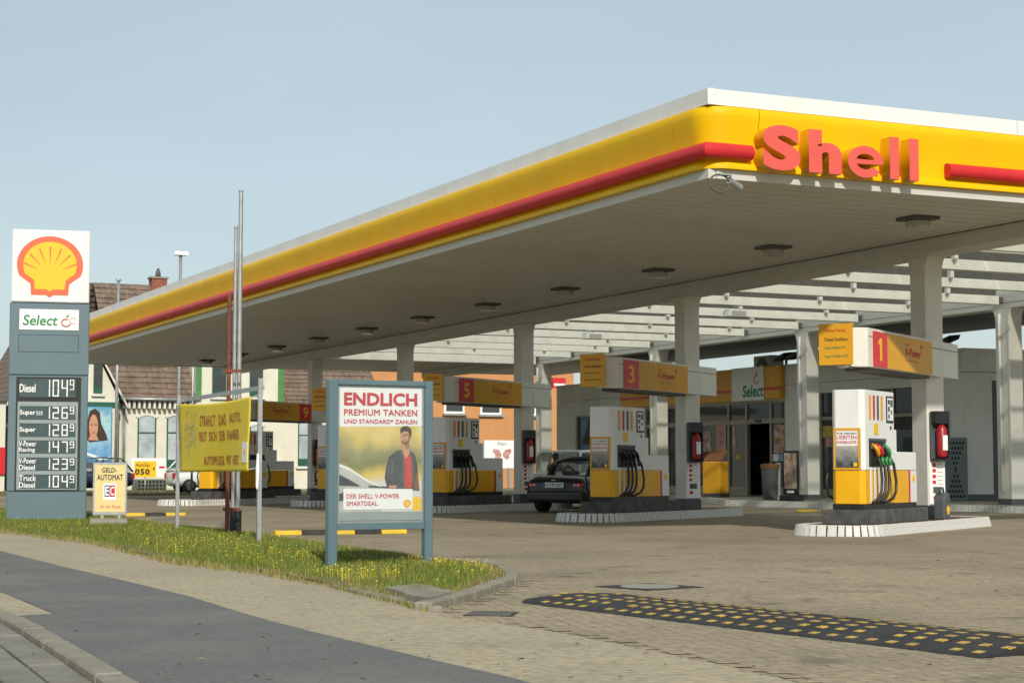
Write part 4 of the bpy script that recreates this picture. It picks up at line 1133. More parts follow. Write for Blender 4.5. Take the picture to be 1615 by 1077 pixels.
banner_line('FREUT SICH DER FAHRER.', ban_red, 0.29, 0.83, 0.41, 0.55, 0.005)
banner_line('AUTOPFLEGE MIT HERZ.', ban_red, 0.36, 0.84, 0.77, 0.90, 0.005)
spk = MB(); rr = random.Random(3)
pale = mat('banner_pale_print', (0.62, 0.56, 0.22), 0.6)
for k in range(90):
    a, b = rr.gauss(0.15, 0.045), rr.gauss(0.44, 0.15)
    if not (0.03 < a < 0.27 and 0.1 < b < 0.85): continue
    q = bq(a, b); r = rr.uniform(0.012, 0.04)
    spk.add([(q[0] + r * math.cos(i * 1.0472 + k), q[1] - 0.012 - 0.00005 * k, q[2] + r * 1.2 * math.sin(i * 1.0472 + k)) for i in range(6)], [(0, 1, 2, 3, 4, 5)])
spk.build('printed_flower_cloud', pale, bo, recalc=False)
q0, q1 = bq(0.915, 0.60), bq(0.985, 0.88)
MB().box(q0[0], q1[0], q0[1] - 0.03, q0[1] - 0.026, q1[2], q0[2]).build('corner_logo', white_print, bo)
MB().xz(shell_outline((q0[0] + q1[0]) / 2, (q0[2] + q1[2]) / 2, 0.10), q0[1] - 0.034, q0[1] - 0.031).build('corner_emblem', yellow_print, bo)
ties = MB()
for s, t_, x in ((0.0, 0.02, 0), (0.0, 0.98, 0), (1.0, 0.02, W_), (1.0, 0.98, W_)):
    q = bq(s, t_)
    MB().tube([q, (x, -0.03, q[2] + 0.03)], 0.006, 6).build('tie_cord', white_print, bo)
st = MB().tube([(W_ + 0.05, -0.035, hB - 1.02), (W_ + 0.07, -0.04, hB - 1.25), (W_ + 0.045, -0.04, hB - 1.45), (W_ + 0.085, -0.05, hB - 1.5)], [0.014, 0.028, 0.022, 0.012], 6).build('loose_strap', white_print, bn, smooth=True)

# ------------------------------------------------------------------ flag poles
for i, (px, yb, yt, r, m, lab, nm) in enumerate([(358, 839, 463, 0.034, rust, 'rusty red steel pole with broken top beside the flag poles', 'steel_pole'), (367, 838, 360, 0.030, galv, 'shorter silver flag pole next to the rusty pole', 'flag_pole'), (374.5, 838, 303, 0.036, galv, 'tallest silver flag pole, reaching above the canopy edge', 'flag_pole')]):
    b = gz(px, yb, 0.05)
    f_ = Fr(b, 0)
    h = f_.uv(px, yt)[1]
    t = thing(nm, lab, 'pole', f_)
    MB().tube([(0, 0, -0.1), (0, 0, h * 0.5), (0, 0, h)], [r, r, r * 0.92], 12).build('shaft', m, t, smooth=True, autosmooth=50)
    if i: MB().ell((0, 0, h + 0.01), (r * 1.1, r * 1.1, 0.03)).build('cap', galv, t, smooth=True)
    if i: MB().tube([(0, 0, -0.1), (0, 0, 0.33)], r * 1.7, 12).build('ground_socket', black, t, smooth=True, autosmooth=50)
    if i == 0:
        zc = f_.uv(px, 585)[1]; zc2 = 0.35
        for z in (zc, zc2): MB().box(-0.06, 0.20, -0.045, -0.03, z - 0.025, z + 0.025).build('clamp', rust, t)

# ------------------------------------------------------------------ poster board
AF = Fr(gz(519, 890, 0.05), A)
ad = thing('poster_board', 'blue grey framed poster board with ENDLICH headline standing in the grass', 'poster board', AF)
xl, xr = AF.uv(521, 700)[0] - 0.03, AF.uv(681, 700)[0]
zt_, zb_ = AF.uv(519, 598)[1], AF.uv(519, 836)[1]
MB().box(xl, xl + 0.10, -0.04, 0.06, -0.15, zt_).build('post', frame_m, ad, bevel=0.008)
MB().box(xr - 0.09, xr, -0.04, 0.06, -0.15, zt_).build('post', frame_m, ad, bevel=0.008)
MB().box(xl + 0.101, xr - 0.091, -0.035, 0.055, zt_ - 0.055, zt_ - 0.002).build('top_rail', frame_m, ad, bevel=0.006)
MB().box(xl + 0.101, xr - 0.091, -0.035, 0.055, zb_, zb_ + 0.07).build('bottom_rail', frame_m, ad, bevel=0.006)
MB().box(xl + 0.101, xr - 0.091, 0.0, 0.045, zb_ + 0.071, zt_ - 0.056).build('back_plate', galv, ad)
px0, px1, pz0, pz1 = xl + 0.125, xr - 0.115, zb_ + 0.095, zt_ - 0.08
poster = photo_mat('poster_photo', [(0.62, 0.62, 0.58), (0.70, 0.50, 0.10), (0.20, 0.20, 0.07), (0.30, 0.29, 0.13), (0.66, 0.50, 0.14), (0.80, 0.70, 0.40)], 2.1, pz0 + 0.28, pz1 - 0.25)
pp = MB().box(px0, px1, -0.006, -0.001, pz0, pz1).build('poster', poster, ad)
PW, PH = px1 - px0, pz1 - pz0
def ps(pts, m, k, name):
    return MB().flat([(px0 + PW * x, pz0 + PH * z) for x, z in pts], -0.007 - 0.0006 * k).build(name, m, pp, recalc=False)
def pt(s, m, x0, x1, z0, z1, k=9, **kw): return text(s, m, pp, px0 + PW * x0, px0 + PW * x1, pz0 + PH * z0, pz0 + PH * z1, y=-0.007 - 0.0006 * k, **kw)
ps([(0, 0.705), (1, 0.715), (1, 1), (0, 1)], white_print, 0, 'headline_ground')
pt('ENDLICH', red_print, 0.05, 0.94, 0.865, 0.965, bold=0.035)
pt('PREMIUM TANKEN', red_print, 0.05, 0.94, 0.79, 0.838, bold=0.016, spacing=1.05)
pt('UND STANDARD* ZAHLEN', red_print, 0.05, 0.94, 0.73, 0.764, bold=0.014, spacing=1.05)
def el(cx_, cz_, rx, rz, n=22, a0=0, a1=360): return [(cx_ + rx * math.cos(R_(a0 + (a1 - a0) * i / n)), cz_ + rz * math.sin(R_(a0 + (a1 - a0) * i / n))) for i in range(n + (a1 - a0 < 360))]
car_p = mat('print_silver', (0.50, 0.50, 0.47), 0.5, var=0.2, scale=6); car_d = mat('print_dark', (0.03, 0.035, 0.045), 0.5, var=0.3, scale=9)
skin_p = mat('print_skin', (0.55, 0.28, 0.17), 0.5, var=0.12, scale=14); hair_p = mat('print_hair', (0.05, 0.025, 0.015), 0.5); jack_p = mat('print_jacket', (0.022, 0.026, 0.03), 0.5, var=0.5, scale=10, col2=(0.07, 0.075, 0.08)); shirt_p = mat('print_shirt', (0.55, 0.05, 0.035), 0.5, var=0.2, scale=8); brown_p = mat('print_brown', (0.22, 0.09, 0.03), 0.5, var=0.3, scale=9)
ps([(0, 0.41), (0.12, 0.38), (0.34, 0.29), (0.5, 0.245), (0.52, 0.05), (0, 0.05)], car_p, 1, 'printed_car')
ps([(0, 0.345), (0.10, 0.315), (0.26, 0.255), (0, 0.262)], car_d, 2, 'printed_window')
ps([(0.35, 0.262), (0.62, 0.252), (0.62, 0.24), (0.35, 0.248)], car_d, 2, 'printed_mirror')
ps([(0.885, 0.07), (1, 0.07), (1, 0.17), (0.885, 0.175)], yellow_print, 1, 'yellow_block')
ps([(0.70, 0.53), (0.60, 0.48), (0.56, 0.40), (0.545, 0.32), (0.575, 0.245), (0.68, 0.23), (0.90, 0.225), (0.97, 0.22), (0.955, 0.33), (0.945, 0.43), (0.91, 0.50), (0.85, 0.535)], jack_p, 3, 'printed_jacket')
ps([(0.775, 0.50), (0.865, 0.49), (0.885, 0.36), (0.88, 0.245), (0.79, 0.24), (0.775, 0.36)], shirt_p, 4, 'printed_shirt')
ps([(0.90, 0.235), (0.975, 0.22), (0.955, 0.33), (0.93, 0.36)], brown_p, 4, 'printed_bag')
ps([(0.745, 0.60), (0.84, 0.60), (0.855, 0.51), (0.80, 0.465), (0.76, 0.52)], skin_p, 5, 'printed_neck')
ps(el(0.795, 0.635, 0.062, 0.058), skin_p, 6, 'printed_face')
ps([(0.735, 0.655), (0.732, 0.69), (0.76, 0.712), (0.82, 0.716), (0.868, 0.69), (0.872, 0.65), (0.855, 0.62), (0.845, 0.655), (0.82, 0.675), (0.77, 0.672)], hair_p, 7, 'printed_hair')
ps([(0.745, 0.605), (0.76, 0.58), (0.80, 0.572), (0.84, 0.59), (0.852, 0.625), (0.83, 0.605), (0.79, 0.592), (0.765, 0.60)], brown_p, 7, 'printed_beard')
for bx in (0.765, 0.80): ps([(bx, 0.65), (bx + 0.022, 0.652), (bx + 0.022, 0.645), (bx, 0.643)], hair_p, 8, 'printed_eye')
jack_l = mat('print_jacket_light', (0.09, 0.095, 0.10), 0.5, var=0.4, scale=14); skin_d = mat('print_skin_shade', (0.33, 0.15, 0.09), 0.5, var=0.15, scale=20)
ps([(0.74, 0.53), (0.775, 0.50), (0.79, 0.42), (0.785, 0.30), (0.775, 0.245), (0.765, 0.30), (0.76, 0.42)], jack_l, 5, 'printed_lapel')
ps([(0.862, 0.52), (0.875, 0.46), (0.89, 0.36), (0.886, 0.25), (0.90, 0.30), (0.905, 0.40), (0.892, 0.49)], jack_l, 5, 'printed_lapel')
ps([(0.63, 0.47), (0.655, 0.44), (0.64, 0.34), (0.655, 0.27), (0.635, 0.27), (0.618, 0.34)], jack_l, 5, 'printed_sleeve_crease')
ps([(0.60, 0.42), (0.61, 0.36), (0.60, 0.30), (0.585, 0.33), (0.588, 0.39)], jack_l, 5, 'printed_sleeve_crease')
ps([(0.82, 0.685), (0.852, 0.66), (0.857, 0.63), (0.845, 0.60), (0.82, 0.585), (0.83, 0.62), (0.828, 0.65)], skin_d, 7, 'printed_face_shade')
ps([(0.778, 0.652), (0.79, 0.652), (0.792, 0.625), (0.772, 0.622)], skin_d, 8, 'printed_nose')
ps([(0.768, 0.609), (0.805, 0.609), (0.80, 0.603), (0.775, 0.603)], red_print, 9, 'printed_mouth')
ps([(0.78, 0.57), (0.84, 0.585), (0.85, 0.55), (0.81, 0.535)], skin_d, 6, 'printed_neck_shade')
ps([(0.80, 0.47), (0.815, 0.36), (0.805, 0.26), (0.80, 0.26), (0.795, 0.36)], red_print, 5, 'printed_shirt_fold')
ps([(0.0, 0.425), (0.12, 0.395), (0.34, 0.305), (0.5, 0.258), (0.5, 0.25), (0.34, 0.29), (0.12, 0.378), (0, 0.408)], white_print, 2, 'printed_car_edge')
ps([(0.0, 0.20), (0.06, 0.215), (0.06, 0.15), (0.0, 0.145)], car_d, 2, 'printed_car_grille')
ps([(0.60, 0.262), (0.68, 0.265), (0.70, 0.25), (0.66, 0.238), (0.60, 0.245)], skin_p, 5, 'printed_hand')
ps([(0.05, 0.082), (0.885, 0.082), (0.885, 0.235), (0.05, 0.24)], white_print, 6, 'caption_ground')
pt('DER SHELL V-POWER', red_print, 0.085, 0.72, 0.165, 0.2, bold=0.014, spacing=1.05)
pt('SMARTDEAL.', red_print, 0.085, 0.47, 0.11, 0.145, bold=0.014, spacing=1.05)
eo = MB().flat(shell_outline(px0 + PW * 0.82, pz0 + PH * 0.122, PH * 0.062), -0.0125).build('caption_emblem', pr2, pp, recalc=False)
MB().flat(shell_outline(px0 + PW * 0.82, pz0 + PH * 0.122, PH * 0.053), -0.013).build('caption_emblem_fill', yellow_print, eo, recalc=False)
ps([(0, 0), (1, 0), (1, 0.065), (0, 0.065)], MATS['price_rail_grey'], 7, 'lower_strip')
cover = glassy('poster_cover', (0.97, 0.98, 0.98), 0.06, 0.05)
MB().box(xl + 0.104, xr - 0.094, -0.024, -0.020, zb_ + 0.073, zt_ - 0.058).build('cover_pane', cover, ad)
# ------------------------------------------------------------------ shop
SH = 0.20
paveS = blockmat('shop_pavement_slabs', (0.30, 0.28, 0.23), (0.26, 0.24, 0.20), (0.13, 0.12, 0.10), 0.3, 0.3, A, (0.16, 0.15, 0.12))
kerbS = [(1098, 789), (1145, 797), (1220, 799), (1290, 801), (1400, 804), (1500, 806), (1640, 810), (1760, 813)]
kpts = [gz(px, py, 0.055) for px, py in kerbS]
back = [CF.w(18.6, 3, 0), CF.w(18.6, 40, 0), CF.w(16.0, 40, 0), CF.w(15.0, 33, 0)]
sp = MB().xy([(p.x, p.y) for p in kpts + back], 0.0, SH).build('shop_pavement', paveS); structure(sp)
for a, b in [(p, q) for p, q in zip(along(kpts, 0.13), along(kpts, 0.13)[1:])]:
    d = (b - a); n = Vector((d.y, -d.x, 0)).normalized(); g_ = d.normalized() * 0.009
    a2, b2 = a + g_, b - g_
    MB().add([a2 + n * 0.05 + Vector((0, 0, -0.02)), b2 + n * 0.05 + Vector((0, 0, -0.02)), b2 + n * 0.01 + Vector((0, 0, 0.147)), a2 + n * 0.01 + Vector((0, 0, 0.147)), b2 - n * 0.08 + Vector((0, 0, 0.149)), a2 - n * 0.08 + Vector((0, 0, 0.149))], [(0, 1, 2, 3), (3, 2, 4, 5), (0, 3, 5), (1, 4, 2)]).build('kerb_tile', kerb_white, sp)
SF = Fr(CF.w(17.8, 0, 0), A - math.pi / 2)      # x = -l, y = r behind the wall
shop = thing('station_shop', 'low white flat roofed station shop with yellow fascia and glazed front', 'shop building', SF, z=0)
def su(px, y=0.0): return SF.uv(px, 700, y)[0]
def sz_(px, py, y=0.0): return SF.uv(px, py, y)[1]
uC, uE = su(1522), su(878)
wall_m = mat('shop_wall_paint', (0.70, 0.70, 0.645), 0.6, var=0.06, scale=1.5, dirt=(0.42, 0.41, 0.36), dscale=0.8, damt=0.5)
ZT = 4.18
ZJ = 3.55
ZG = 3.12                                        # head of the glazing
def wallseg(pa, pb, z0, z1, name='wall', m=wall_m, y0=0.0, y1=0.25):
    return MB().box(pa, pb, y0, y1, z0, z1).build(name, m, shop)
gA0, gA1 = su(985), su(1239)                     # main glazed front
gB0, gB1 = su(1293), su(1446)
wA0, wA1 = su(908), su(946)
wallseg(uE, uC, ZJ + 0.012, ZT, 'parapet')
wallseg(uE, wA0, SH, ZJ); wallseg(wA0, wA1, SH, 1.2); wallseg(wA0, wA1, 3.0, ZJ); wallseg(wA1, gA0, SH, ZJ)
wallseg(gA0, gA1, ZG, ZJ); wallseg(gA1, gB0, SH, ZJ); wallseg(gB0, gB1, 3.25, ZJ); wallseg(gB1, uC, SH, ZJ)
for a, b in ((uE, wA1), (gA1 + 0.02, gB0), (gB1, uC)): MB().box(a, b, -0.012, -0.001, SH, SH + 0.17).build('skirting', dark_grey, shop)
MB().box(uE, uE + 0.25, 0.251, 8.0, SH, ZT).build('side_wall', wall_m, shop)
MB().box(uC - 0.25, uC, 0.251, 9.0, SH, ZT).build('side_wall', wall_m, shop)
MB().box(uE, uC, 8.0, 8.2, SH, ZT).build('back_wall', wall_m, shop)
MB().box(uE + 0.26, uC - 0.26, 0.26, 7.9, ZJ + 0.02, ZJ + 0.1).build('roof_slab', concrete, shop)
MB().box(uE + 0.26, uC - 0.26, 0.26, 7.9, SH - 0.02, SH + 0.01).build('shop_floor', concrete, shop)
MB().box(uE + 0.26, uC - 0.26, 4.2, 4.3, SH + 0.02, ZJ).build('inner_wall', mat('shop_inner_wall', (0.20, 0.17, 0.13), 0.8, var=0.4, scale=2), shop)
# side annex wall on the right, facing us
RFm = Fr(SF.w(uC, 0, 0), A)
def rbox(px0, px1, z0, z1, y0, y1, name, m):
    a, b = RFm.uv(px0, 700, y0)[0], RFm.uv(px1, 700, y0)[0]
    o = MB().box(a, b, y0, y1, z0, z1).build(name, m); place(o, RFm); o.parent = shop
    o.matrix_parent_inverse = Matrix.Translation(SF.o).inverted() if False else Matrix.Identity(4)
    # express in the shop's frame
    o.location = SF.loc(RFm.o); o.rotation_euler = (0, 0, RFm.a - SF.a)
    return o
rbox(1523, 1566, SH, ZJ, -0.02, -0.001, 'wall_panel', wall_m); rbox(1609, 1800, SH, ZJ, -0.02, -0.001, 'wall_panel', wall_m)
rbox(1566.5, 1573, SH, 3.35, -0.016, -0.001, 'dark_slot', dark_grey); rbox(1604, 1608.5, SH, 3.35, -0.016, -0.001, 'dark_slot', dark_grey)
rbox(1573.5, 1603.5, SH, 3.35, -0.018, -0.001, 'door', wall_m)
rbox(1523, 1566, SH, SH + 0.17, -0.03, -0.0205, 'skirting', dark_grey)
rbox(1521, 1800, ZJ, ZJ + 0.012, -0.018, -0.001, 'joint', darkgap)
rbox(1521, 1800, ZJ + 0.02, ZT, -0.025, -0.001, 'parapet', wall_m)
# fascia
fz0, fz1 = 3.16, 4.16
s0, s1 = su(1163), su(1213.5)
for a, b in ((gA0, s0 - 0.01), (s1 + 0.01, gA1)):
    MB().box(a, b, -0.16, -0.002, fz0, fz1).build('fascia_panel', orange_sign, shop, bevel=0.01)
    MB().box(a, b, -0.19, -0.161, fz0 + 0.27, fz0 + 0.35).build('red_stripe', red, shop)
sg = MB().box(s0, s1, -0.20, -0.002, fz0 - 0.02, fz1 + 0.02).build('name_sign', white, shop, bevel=0.01)
txt(SF, sg, 'Select', green_print, 1171, 608, 1204, 625, -0.203, bold=0.03, shear=0.1)
axx, azz = SF.uv(1193, 599, -0.203)
MB().tube([(axx + 0.15 * math.cos(a), -0.205, azz + 0.12 * math.sin(a)) for a in [R_(70 + 22 * k) for k in range(13)]], 0.016, 6).build('apple_outline', red_print, sg)
MB().flat([(axx - 0.03, azz + 0.12), (axx + 0.02, azz + 0.28), (axx + 0.06, azz + 0.16)], -0.204).build('apple_leaf', red_print, sg)
# glazing: mullions, transom, panes, an open door
alu = mat('bronze_aluminium', (0.30, 0.275, 0.22), 0.45, metal=0.3, var=0.1)
zTr = sz_(1190, 664)
mull = [985, 1018, 1052, 1098, 1148, 1176, 1214.5, 1237.5]
for px in mull: MB().box(su(px) - 0.05, su(px) + 0.05, 0.02, 0.14, SH, ZG).build('mullion', alu, shop)
for a, b in zip(mull, mull[1:]):
    u0, u1 = su(a) + 0.052, su(b) - 0.052
    MB().box(u0, u1, 0.03, 0.13, zTr - 0.08, zTr + 0.06).build('transom', alu, shop)
    MB().box(u0, u1, 0.03, 0.13, ZG - 0.07, ZG - 0.002).build('head_rail', alu, shop)
    if a != 1176:
        MB().box(u0, u1, 0.03, 0.13, SH + 0.001, SH + 0.28).build('bottom_rail', alu, shop)
        MB().box(u0, u1, 0.07, 0.078, SH + 0.281, zTr - 0.081).build('pane', pane, shop)
    MB().box(u0, u1, 0.07, 0.078, zTr + 0.061, ZG - 0.071).build('pane', pane, shop)
u0 = su(1195)
MB().box(u0 - 0.14, u0 + 0.14, -0.02, 0.029, zTr - 0.04, zTr + 0.04).build('door_sensor', black, shop)
for px in (1293.5, 1330, 1368, 1407, 1445): MB().box(su(px) - 0.05, su(px) + 0.05, 0.02, 0.14, SH, 3.25).build('mullion', alu, shop)
for a, b in zip((1293.5, 1330, 1368, 1407), (1330, 1368, 1407, 1445)):
    u0, u1 = su(a) + 0.052, su(b) - 0.052
    MB().box(u0, u1, 0.03, 0.13, 2.45, 2.55).build('transom', alu, shop)
    MB().box(u0, u1, 0.07, 0.078, SH + 0.25, 2.449).build('pane', pane, shop)
    MB().box(u0, u1, 0.07, 0.078, 2.551, 3.248).build('pane', pane, shop)
    MB().box(u0, u1, 0.03, 0.13, SH, SH + 0.249).build('bottom_rail', alu, shop)
MB().box(wA0 + 0.05, wA1 - 0.05, 0.10, 0.108, 1.25, 2.95).build('pane', pane, shop)
for a, b, c_, d_ in ((wA0, wA1, 1.2, 1.25), (wA0, wA1, 2.95, 3.0), (wA0, wA0 + 0.05, 1.251, 2.949), (wA1 - 0.05, wA1, 1.251, 2.949)):
    MB().box(a, b, 0.06, 0.14, c_, d_).build('window_frame', alu, shop)
# posters and stickers on the glass
pc = [mat('poster_red', (0.38, 0.05, 0.05), 0.5, var=0.6, scale=5, col2=(0.5, 0.42, 0.35)), mat('poster_yellow', (0.62, 0.40, 0.03), 0.5, var=0.4, scale=5), mat('poster_blue', (0.20, 0.38, 0.5), 0.5, var=0.3, scale=5), mat('poster_mixed', (0.5, 0.4, 0.32), 0.5, var=0.7, scale=6, col2=(0.16, 0.05, 0.04))]
for xa, ya, xb, yb, m in [(1129, 671, 1145, 714, pc[0]), (1220, 670, 1237, 714, pc[3]), (1222, 690, 1232, 697, pc[1]), (1219, 716, 1228, 727, white_print), (1229, 716, 1238, 727, pc[2]), (1155, 672, 1160, 712, pc[3]), (1160, 718, 1168, 724, pc[1]), (1107, 680, 1122, 712, pc[3]), (1294, 672, 1312, 689, pc[1]), (1302, 690, 1312, 704, pc[0]), (1030, 690, 1046, 716, pc[3])]:
    panel(SF, shop, 'window_poster', m, xa, ya, xb, yb, 0.055, 0.006)
# shelves inside, seen through the glass
goods = [mat('goods_%s' % n, c, 0.6, var=0.6, scale=12, col2=c2) for n, c, c2 in (('warm', (0.35, 0.12, 0.05), (0.05, 0.05, 0.08)), ('cool', (0.08, 0.15, 0.25), (0.3, 0.25, 0.2)), ('pale', (0.45, 0.4, 0.3), (0.2, 0.05, 0.05)))]
for k, px in enumerate((1005, 1040, 1080, 1125, 1165, 1228, 1310, 1350, 1390, 1425)):
    u = su(px)
    t = thing('goods_shelf', 'dim goods shelf inside the shop behind the glass, %s from the left' % ORD[k], 'shelf', SF, 'shelves inside the shop', x=u, y=2.2 + 0.25 * (k % 3), z=SH)
    for j in range(4):
        MB().box(-0.55, 0.55, 0, 0.4, 0.15 + j * 0.42, 0.18 + j * 0.42).build('shelf_board', alu, t)
        MB().box(-0.5, 0.5, 0.03, 0.35, 0.181 + j * 0.42, 0.45 + j * 0.42).build('goods', goods[(k + j) % 3], t)
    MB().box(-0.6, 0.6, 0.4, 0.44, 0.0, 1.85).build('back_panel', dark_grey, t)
for k, (px, s_) in enumerate(((1118, 0.5), (1138, -0.4), (1165, 0.3), (1200, 0.1), (1228, -0.6))):
    u = su(px)
    t = thing('hanging_card', 'white advertising card hung behind the upper shop glass, %s from the left' % ORD[k], 'card', SF, 'cards hung inside the shop', x=u, y=0.6, z=zTr + 0.2)
    MB().xz([(-0.3, 0.0), (0.28, 0.12 * s_), (0.34, 0.3 + 0.12 * s_), (-0.25, 0.26)], 0.0, 0.02).build('card', white_print, t)
    MB().tube([(0, 0.01, 0.28), (0, 0.01, ZJ - zTr - 0.2)], 0.006, 5).build('string', white_print, t)
# green grey perforated gate beside the shop corner
gf = Fr(SF.w(su(1507, -0.25), -0.25, SH), A - R_(62))
u0, u1 = gf.uv(1489, 740)[0], gf.uv(1525.5, 740)[0]
gt_ = thing('perforated_panel', 'green grey metal panel with triangular hole pattern beside the column of pump 1', 'metal panel', gf)
zt2 = gf.uv(1507, 690)[1]
MB().box(u0, u1, 0, 0.04, 0.0, zt2).build('sheet', mat('green_grey_sheet', (0.15, 0.20, 0.20), 0.5, var=0.1), gt_, bevel=0.01)
hole = MB()
for half in (0, 1):
    for r_ in range(6):
        n = 6 - r_
        for i in range(n):
            x = (u0 + u1) / 2 + (i - (n - 1) / 2) * (u1 - u0) / 7.2
            z = (zt2 - 0.14 - r_ * 0.13) if half == 0 else (0.12 + r_ * 0.13)
            hole.xz([(x + 0.036 * math.cos(a * 1.0472), z + 0.045 * math.sin(a * 1.0472)) for a in range(6)], -0.003, -0.0005)
stuff(hole.build('punched_holes', darkgap, gt_))
# things on the roof edge
for i, (px, py, lab) in enumerate([(1240, 573, 'black floodlight on the shop parapet, left of the rear column'), (1259, 571, 'black floodlight on the shop parapet beside the rear column'), (1499, 541, 'black floodlight on the shop parapet above the sign beam of pump 1')]):
    u, z = SF.uv(px, py, 0.1)
    t = thing('floodlight', lab, 'lamp', SF, 'black floodlights on the parapet', x=u, y=0.1, z=ZT)
    MB().box(-0.03, 0.03, -0.03, 0.03, 0, 0.16).build('bracket', black, t)
    MB().add([(-0.3, -0.28, 0.10), (0.22, -0.28, 0.22), (0.30, -0.28, 0.34), (-0.22, -0.28, 0.22), (-0.3, 0.1, 0.14), (0.22, 0.1, 0.26), (0.30, 0.1, 0.38), (-0.22, 0.1, 0.26)],
             [(0, 1, 2, 3), (4, 7, 6, 5), (0, 4, 5, 1), (1, 5, 6, 2), (2, 6, 7, 3), (3, 7, 4, 0)]).build('housing', black, t)
u, z = SF.uv(1202, 583, 1.0)
t = thing('air_conditioner', 'cream air conditioning unit on the shop roof above the Select sign', 'air conditioner', SF, x=u, y=1.0, z=ZJ + 0.1)
zh = SF.uv(1202, 561, 1.0)[1] - ZJ - 0.1
MB().box(-0.5, 0.5, 0, 0.5, 0.0, zh).build('casing', cream, t, bevel=0.02)
MB().tube([(0, -0.01, zh - 0.36), (0, 0.0, zh - 0.36)], 0.30, 20).build('fan_grille', dark_steel, t)
MB().tube([(0, -0.02, zh - 0.36), (0, -0.01, zh - 0.36)], 0.09, 12).build('fan_hub', white, t)
for k in range(12): MB().box(-0.28, 0.28, -0.014, -0.011, zh - 0.62 + k * 0.045, zh - 0.613 + k * 0.045).build('grille_bar', galv, t)
t = thing('roof_vent_block', 'cream block on the shop roof beside the air conditioner', 'roof unit', SF, x=u + 1.15, y=2.2, z=ZJ + 0.1)
MB().box(-0.7, 0.7, 0, 0.8, 0, zh + 0.1).build('casing', cream, t, bevel=0.02); MB().box(-0.75, 0.75, -0.05, 0.85, zh + 0.101, zh + 0.14).build('lid', galv, t)
# things standing before the shop
def stand(px, py, y=None):
    return gz(px, py, SH)
p = stand(1122, 784)
t = thing('orange_bin', 'orange storage box with open sloping lid beside the shop front', 'storage box', Fr(p, A - math.pi / 2 + 0.5))
MB().box(-0.30, 0.30, 0, 0.5, 0.04, 1.05).build('body', orange_sign, t, bevel=0.02)
MB().box(-0.32, 0.32, -0.02, 0.52, 0, 0.12).build('base', dark_steel, t)
MB().add([(-0.30, 0.06, 1.06), (0.30, 0.06, 1.06), (0.30, 0.5, 1.36), (-0.30, 0.5, 1.36), (-0.30, 0.06, 1.09), (0.30, 0.06, 1.09), (0.30, 0.5, 1.39), (-0.30, 0.5, 1.39)], [(0, 3, 2, 1), (4, 5, 6, 7), (0, 1, 5, 4), (1, 2, 6, 5), (2, 3, 7, 6), (3, 0, 4, 7)]).build('lid', brown_p, t)
p = stand(1215, 788)
t = thing('waste_bin', 'grey waste bin with dark reddish bag rim beside the shop door', 'bin', Fr(p, 0))
MB().tube([(0, 0, 0), (0, 0, 0.05), (0, 0, 0.86)], [0.19, 0.2, 0.24], 16).build('body', dark_grey, t, smooth=True, autosmooth=40)
MB().tube([(0, 0, 0.84), (0, 0, 0.95), (0, 0, 0.97)], [0.255, 0.27, 0.2], 16).build('bag_rim', brown_p, t, smooth=True, autosmooth=40)
p = stand(1247, 790)
t = thing('pavement_sign', 'black framed pavement sign with pale poster beside the rear column', 'sign board', Fr(p, A - math.pi / 2 + 0.25))
MB().box(-0.26, 0.26, 0, 0.06, 0.16, 1.3).build('frame', black, t, bevel=0.01); MB().box(-0.21, 0.21, -0.006, -0.001, 0.32, 1.24).build('poster', pc[3], t)
MB().box(-0.28, 0.28, -0.14, 0.2, 0, 0.16).build('foot', black, t, bevel=0.02); MB().box(-0.12, 0.12, -0.006, -0.001, 0.21, 0.27).build('name_strip', white_print, t)
p = stand(1228, 788)
t = thing('ash_post', 'slim steel ash post between waste bin and pavement sign', 'ash tray', Fr(p, 0))
MB().tube([(0, 0, 0), (0, 0, 1.0)], 0.07, 12).build('tube', steel, t, smooth=True, autosmooth=40); MB().tube([(0, 0, 1.0), (0, 0, 1.04)], 0.09, 12).build('rim', black, t)

# ------------------------------------------------------------------ speed hump
h0, h1 = gz(936, 950, 0), gz(1720, 1038, 0)
HF2 = Fr(h0, math.atan2(h1.y - h0.y, h1.x - h0.x))
HL = (h1 - h0).length
hump = thing('speed_hump', 'black rubber speed hump with yellow squares across the forecourt drive', 'speed hump', HF2)
HWd, HH = 0.56, 0.06
cs = [(-HWd, 0.0), (-HWd * 0.96, 0.014), (-HWd * 0.5, HH * 0.85), (-HWd * 0.2, HH), (HWd * 0.2, HH), (HWd * 0.5, HH * 0.85), (HWd * 0.96, 0.014), (HWd, 0.0)]
def hz(y):
    for (a, za), (b, zb) in zip(cs, cs[1:]):
        if a <= y <= b: return za + (zb - za) * (y - a) / (b - a)
    return 0
nseg = int(HL / 0.5)
for i in range(nseg): MB().yz([(y, z + 0.006) for y, z in cs], 0.02 + i * 0.5, 0.5 + i * 0.5 - 0.004).build('rubber_module', rubber, hump, bevel=0.006)
end = MB()
na = 12
rings = []
for q, sc in enumerate((1.0, 0.96, 0.5, 0.2)):
    rings.append([(0.016 - HWd * sc * math.sin(math.pi * k / na), -HWd * sc * math.cos(math.pi * k / na), [0.006, 0.02, HH * 0.85 + 0.006, HH + 0.006][q]) for k in range(na + 1)])
vv = [v for r_ in rings for v in r_] + [(0.016, 0, HH + 0.006)]
ff = [(q * (na + 1) + k, q * (na + 1) + k + 1, (q + 1) * (na + 1) + k + 1, (q + 1) * (na + 1) + k) for q in range(3) for k in range(na)] + [(3 * (na + 1) + k, 3 * (na + 1) + k + 1, 4 * (na + 1)) for k in range(na)]
end.add(vv, ff).build('rounded_end', rubber, hump, recalc=True, smooth=True, autosmooth=40)
